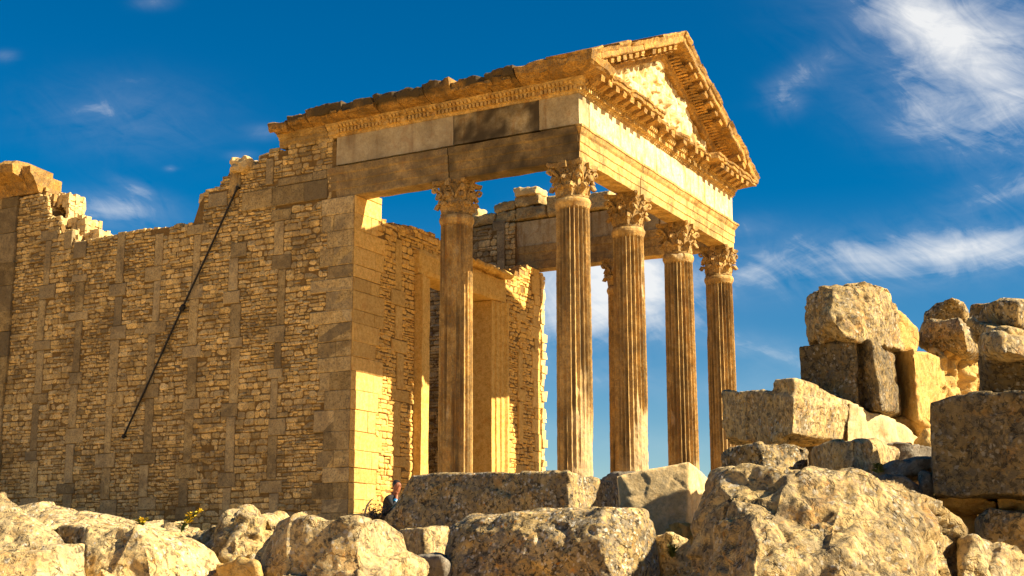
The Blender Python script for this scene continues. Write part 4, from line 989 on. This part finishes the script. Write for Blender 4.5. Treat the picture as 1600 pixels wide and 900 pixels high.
blk('foreground_boulder', 'huge rough craggy boulder filling the lower right foreground', [(1104, 765, 7.2), (1076, 915, 7.1), (1112, 735, 7.2), (1160, 734, 7.0), (1240, 731, 6.8), (1330, 733, 6.8), (1395, 753, 6.9), (1445, 778, 7.0), (1485, 802, 7.1), (1508, 838, 7.3), (1512, 915, 7.3), (1180, 915, 6.3), (1180, 830, 6.45), (1300, 850, 6.4), (1400, 915, 6.4)], 1.0, RM, .010, .045, 46, drop=.3, rough=1.4, ridged=1.1, dd=-.5, tilt=.32, turn=.12, caves=.09, facet=.15, fsc=2.2)
blk('pale_boulder', 'narrow pale boulder at the right foot of the huge craggy boulder', [(1500, 845, 7.3), (1500, 915, 7.2), (1522, 840, 7.2), (1545, 850, 7.3), (1552, 915, 7.2)], .5, RK, .013, .03, 47, drop=.3, dd=-.5, tilt=.5, turn=.2)
blk('pale_boulder', 'rounded pale boulder in the bottom right corner', [(1540, 852, 7.6), (1545, 915, 7.4), (1565, 847, 7.5), (1588, 857, 7.5), (1605, 890, 7.6), (1615, 925, 7.6)], .6, RK, .013, .03, 48, drop=.3, dd=-.5, tilt=.5, turn=.2)

# ------------------------------------------------------------------ plants
def blade(mb, p, d, ln, wd, t=(.5, 0, 0)):
    d = d.normalized(); sd = d.cross(Vector((0.3, .2, 1))).normalized(); u = sd.cross(d)
    a = p; b = p + d * ln * .5 + sd * wd / 2 + u * ln * .05; c = p + d * ln; e = p + d * ln * .5 - sd * wd / 2 + u * ln * .05
    mb.add([a, b, c, e, p + d * ln * .5 - u * wd * .12], [(0, 1, 4), (1, 2, 4), (2, 3, 4), (3, 0, 4)], t)
def weed(px, py, d, h, n, label, flowers=0, lean=0.0, leafmat='leaf', name='flowering_weed'):
    b0 = at(px, py, d); root = empty(name, b0, label, 'plant'); sm = MB(); lm = MB(); fm_ = MB()
    for k in range(n):
        a = random.uniform(0, 6.28); hh = h * random.uniform(.55, 1.0); out_ = Vector((math.cos(a), math.sin(a), 0)) * hh * .3 + RH * lean * hh
        pts = [b0 + out_ * (t * t) + Vector((0, 0, hh * t)) for t in (0, .35, .7, 1)]
        sm.tube(pts, [.004, .0035, .003, .002], 5)
        for j in range(7):
            t = random.uniform(.05, .95); q = b0 + out_ * t * t + Vector((0, 0, hh * t)); aa = random.uniform(0, 6.28)
            blade(lm, q, Vector((math.cos(aa), math.sin(aa), random.uniform(.1, .8))), random.uniform(.03, .06), .018)
        if k < flowers:
            q = pts[-1] - (pts[-1] - pts[-2]) * random.random()
            fq_ = MB()
            for j in range(14):
                aa = random.uniform(0, 6.28); blade(fq_, q + Vector([random.uniform(-.015, .015) for _ in range(3)]), Vector((math.cos(aa), math.sin(aa), random.uniform(-.2, .9))), .026, .02)
            fq_.build('flower', M['petal'], root)
    sm.build('stem', M['leaf'], root); lm.build('leaves', M[leafmat], root)
    return root
weed(283, 832, 9.0, .16, 7, 'weed with several yellow flowers on the rock ledge before the rubble wall', 5, .55)
weed(219, 826, 9.0, .055, 4, 'tiny yellow-flowered weed left of the taller flowering one', 3)
weed(1372, 740, 8.9, .07, 9, 'green weed in the crack left of the layered grey rocks', 0, name='green_weed')
weed(1050, 872, 9.8, .10, 14, 'low green weed between the two speckled boulders at the bottom', 0, name='green_weed')
b0 = at(572, 812, 12.0); tw = empty('dry_branch', b0, 'thin dark curved dry branch poking up left of the seated person', 'branch')
b_ = MB(); b_.tube([at(571, 815, 12.0), at(570.5, 800, 12.0), at(574, 789, 12.02), at(580, 781, 12.05), at(584, 779, 12.05)], [.009, .009, .008, .006, .003], 6); b_.build('stem', M['twig'], tw)
b_ = MB(); b_.tube([at(573, 810, 12.0), at(577, 800, 12.0), at(578, 792, 12.0)], [.004, .003, .002], 5); b_.build('twig', M['twig'], tw)
b0 = at(590, 815, 12.6); sh_ = empty('dry_shrub', b0, 'low tangled brown shrub at the left end of the long low block', 'plant'); sm = MB(); lm = MB()
for k in range(60):
    p = at(random.uniform(574, 606), random.uniform(806, 822), 12.6 + random.uniform(0, .25)); hgt = random.uniform(.04, .13); a = random.uniform(0, 6.28)
    q = p + Vector((math.cos(a) * .05, math.sin(a) * .05, hgt)); sm.tube([p, q], [.004, .002], 4)
    for j in range(4): aa = random.uniform(0, 6.28); blade(lm, p.lerp(q, random.random()), Vector((math.cos(aa), math.sin(aa), random.uniform(0, .8))), .045, .022)
sm.build('stems', M['twig'], sh_); lm.build('leaves', M['rockg'], sh_)

# ------------------------------------------------------------------ seated person by the porch
def skin_chain(name, joints, edges, mat, parent, sub=2):
    me = bpy.data.meshes.new(name); me.from_pydata([j[0] for j in joints], edges, []); o = bpy.data.objects.new('tmp', me); COL.objects.link(o)
    o.modifiers.new('s', 'SKIN'); sv = me.skin_vertices[0].data
    for i, j in enumerate(joints): sv[i].radius = j[1] if isinstance(j[1], tuple) else (j[1], j[1]); sv[i].use_root = (i == 0)
    md = o.modifiers.new('d', 'SUBSURF'); md.levels = sub; md.render_levels = sub
    dg = bpy.context.evaluated_depsgraph_get(); dg.update(); m2 = bpy.data.meshes.new_from_object(o.evaluated_get(dg)); bpy.data.objects.remove(o)
    m2.polygons.foreach_set('use_smooth', [True] * len(m2.polygons))
    return link_mesh(name, m2, mat, parent)
PD = 31.0
pb = at(606, 828, PD)
B = Vector((pb.x, pb.y, 0)); seatz = at(606, 812, PD).z
def pp(r_, f_, z): return tuple(B + RH * r_ + FH * f_ + Vector((0, 0, z)))
pers = empty('person', (B.x, B.y, gz(B.x, B.y)), 'person with black hair and black jacket sitting hunched over beside the long low block', 'person')
hz = seatz
skin_chain('body', [(pp(0, 0, hz + .08), (.16, .13)), (pp(.03, -.02, hz + .28), (.15, .12)), (pp(.10, -.05, hz + .48), (.17, .12)), (pp(.16, -.08, hz + .58), (.06, .06)), (pp(.20, -.11, hz + .66), (.075, .085)), (pp(.22, -.12, hz + .76), (.085, .1)), (pp(.21, -.11, hz + .84), (.055, .07)),
    (pp(.02, -.20, hz + .47), .06), (pp(.14, -.34, hz + .27), .045), (pp(.20, -.22, hz + .46), .032), (pp(.21, -.17, hz + .56), .035),
    (pp(.16, .12, hz + .47), .06), (pp(.32, .10, hz + .27), .045), (pp(.30, -.10, hz + .33), .032), (pp(.26, -.18, hz + .36), .033),
    (pp(.05, -.12, hz + .08), .10), (pp(.40, -.22, hz + .16), .07), (pp(.42, -.20, hz - .28), .05), (pp(.52, -.24, hz - .34), .04),
    (pp(.08, .12, hz + .08), .10), (pp(.42, .12, hz + .16), .07), (pp(.46, .12, hz - .28), .05), (pp(.56, .12, hz - .34), .04)],
    [(0, 1), (1, 2), (2, 3), (3, 4), (4, 5), (5, 6), (2, 7), (7, 8), (8, 9), (9, 10), (2, 11), (11, 12), (12, 13), (13, 14), (0, 15), (15, 16), (16, 17), (17, 18), (0, 19), (19, 20), (20, 21), (21, 22)], M['skin'], pers)
skin_chain('jacket', [(pp(-.01, .0, hz + .12), (.19, .16)), (pp(.02, -.01, hz + .28), (.18, .15)), (pp(.09, -.04, hz + .48), (.19, .14)), (pp(.15, -.07, hz + .565), (.08, .08)),
    (pp(.02, -.20, hz + .47), .08), (pp(.14, -.34, hz + .27), .062), (pp(.185, -.255, hz + .40), .045), (pp(.16, .12, hz + .47), .08), (pp(.32, .10, hz + .27), .062), (pp(.305, -.05, hz + .32), .045)],
    [(0, 1), (1, 2), (2, 3), (2, 4), (4, 5), (5, 6), (2, 7), (7, 8), (8, 9)], M['black'], pers)
skin_chain('trousers', [(pp(0, 0, hz + .06), (.18, .15)), (pp(.05, -.12, hz + .08), .115), (pp(.40, -.22, hz + .16), .085), (pp(.42, -.20, hz - .26), .065), (pp(.08, .12, hz + .08), .115), (pp(.42, .12, hz + .16), .085), (pp(.46, .12, hz - .26), .065)],
    [(0, 1), (1, 2), (2, 3), (0, 4), (4, 5), (5, 6)], M['jeans'], pers)
skin_chain('hair', [(pp(.17, -.04, hz + .70), (.085, .10)), (pp(.18, -.06, hz + .80), (.10, .12)), (pp(.22, -.10, hz + .87), (.085, .11))], [(0, 1), (1, 2)], M['hair'], pers)
for q in ((.45, -.22), (.49, .12)):
    skin_chain('shoe', [(pp(q[0] - .05, q[1], hz - .34), (.05, .05)), (pp(q[0] + .06, q[1], hz - .37), (.045, .04)), (pp(q[0] + .16, q[1], hz - .385), (.04, .03))], [(0, 1), (1, 2)], M['shoe'], pers)
for (hx, hy, hz_) in ((.21, -.17, .575), (.26, -.19, .365)):          # hands: palm and five fingers
    j = [(pp(hx - .01, hy, hz + hz_ - .03), .026), (pp(hx, hy - .005, hz + hz_ + .01), (.03, .018))]; ed = [(0, 1)]
    for fi in range(4):
        o1 = (fi - 1.5) * .02; ln = (.06, .075, .07, .055)[fi]; n0 = len(j)
        j += [(pp(hx + o1, hy - .012, hz + hz_ + .045), .009), (pp(hx + o1 + .004, hy - .02, hz + hz_ + .045 + ln * .55), .008), (pp(hx + o1 + .012, hy - .012, hz + hz_ + .045 + ln), .007)]
        ed += [(1, n0), (n0, n0 + 1), (n0 + 1, n0 + 2)]
    n0 = len(j); j += [(pp(hx + .035, hy - .015, hz + hz_), .011), (pp(hx + .055, hy - .022, hz + hz_ + .03), .009)]; ed += [(1, n0), (n0, n0 + 1)]
    skin_chain('hand', j, ed, M['skin'], pers, 1)
b_ = MB(); b_.tube([pp(.168, -.275, hz + .385), pp(.200, -.235, hz + .43)], .052, 10); b_.build('cuff', M['blue'], pers)
# face
hc = Vector(pp(.235, -.135, hz + .73))
fb2 = MB(); nosed = (RH * .55 - FH * .8).normalized(); sdv = nosed.cross(Vector((0, 0, 1)))
fb2.tube([hc + nosed * .07 + Vector((0, 0, .05)), hc + nosed * .10 + Vector((0, 0, .01)), hc + nosed * .105 - Vector((0, 0, .01))], [.008, .014, .008], 6); fb2.build('nose', M['skin'], pers)
for sg in (-1, 1):
    b_ = MB(); c_ = hc + nosed * .082 + sdv * sg * .032 + Vector((0, 0, .045)); b_.tube([c_ - sdv * .014, c_, c_ + sdv * .014], [.004, .009, .004], 6); b_.build('eye', M['hair'], pers)
# the stone the person sits on
stone_thing('seat_stone', 'squarish ochre stone the hunched person sits on', 'stone', [boxpts((B.x - .38, B.y - .35, gz(B.x, B.y) - .1), (B.x + .3, B.y + .35, seatz - .02), .04)], RK, .04, .03, 90)
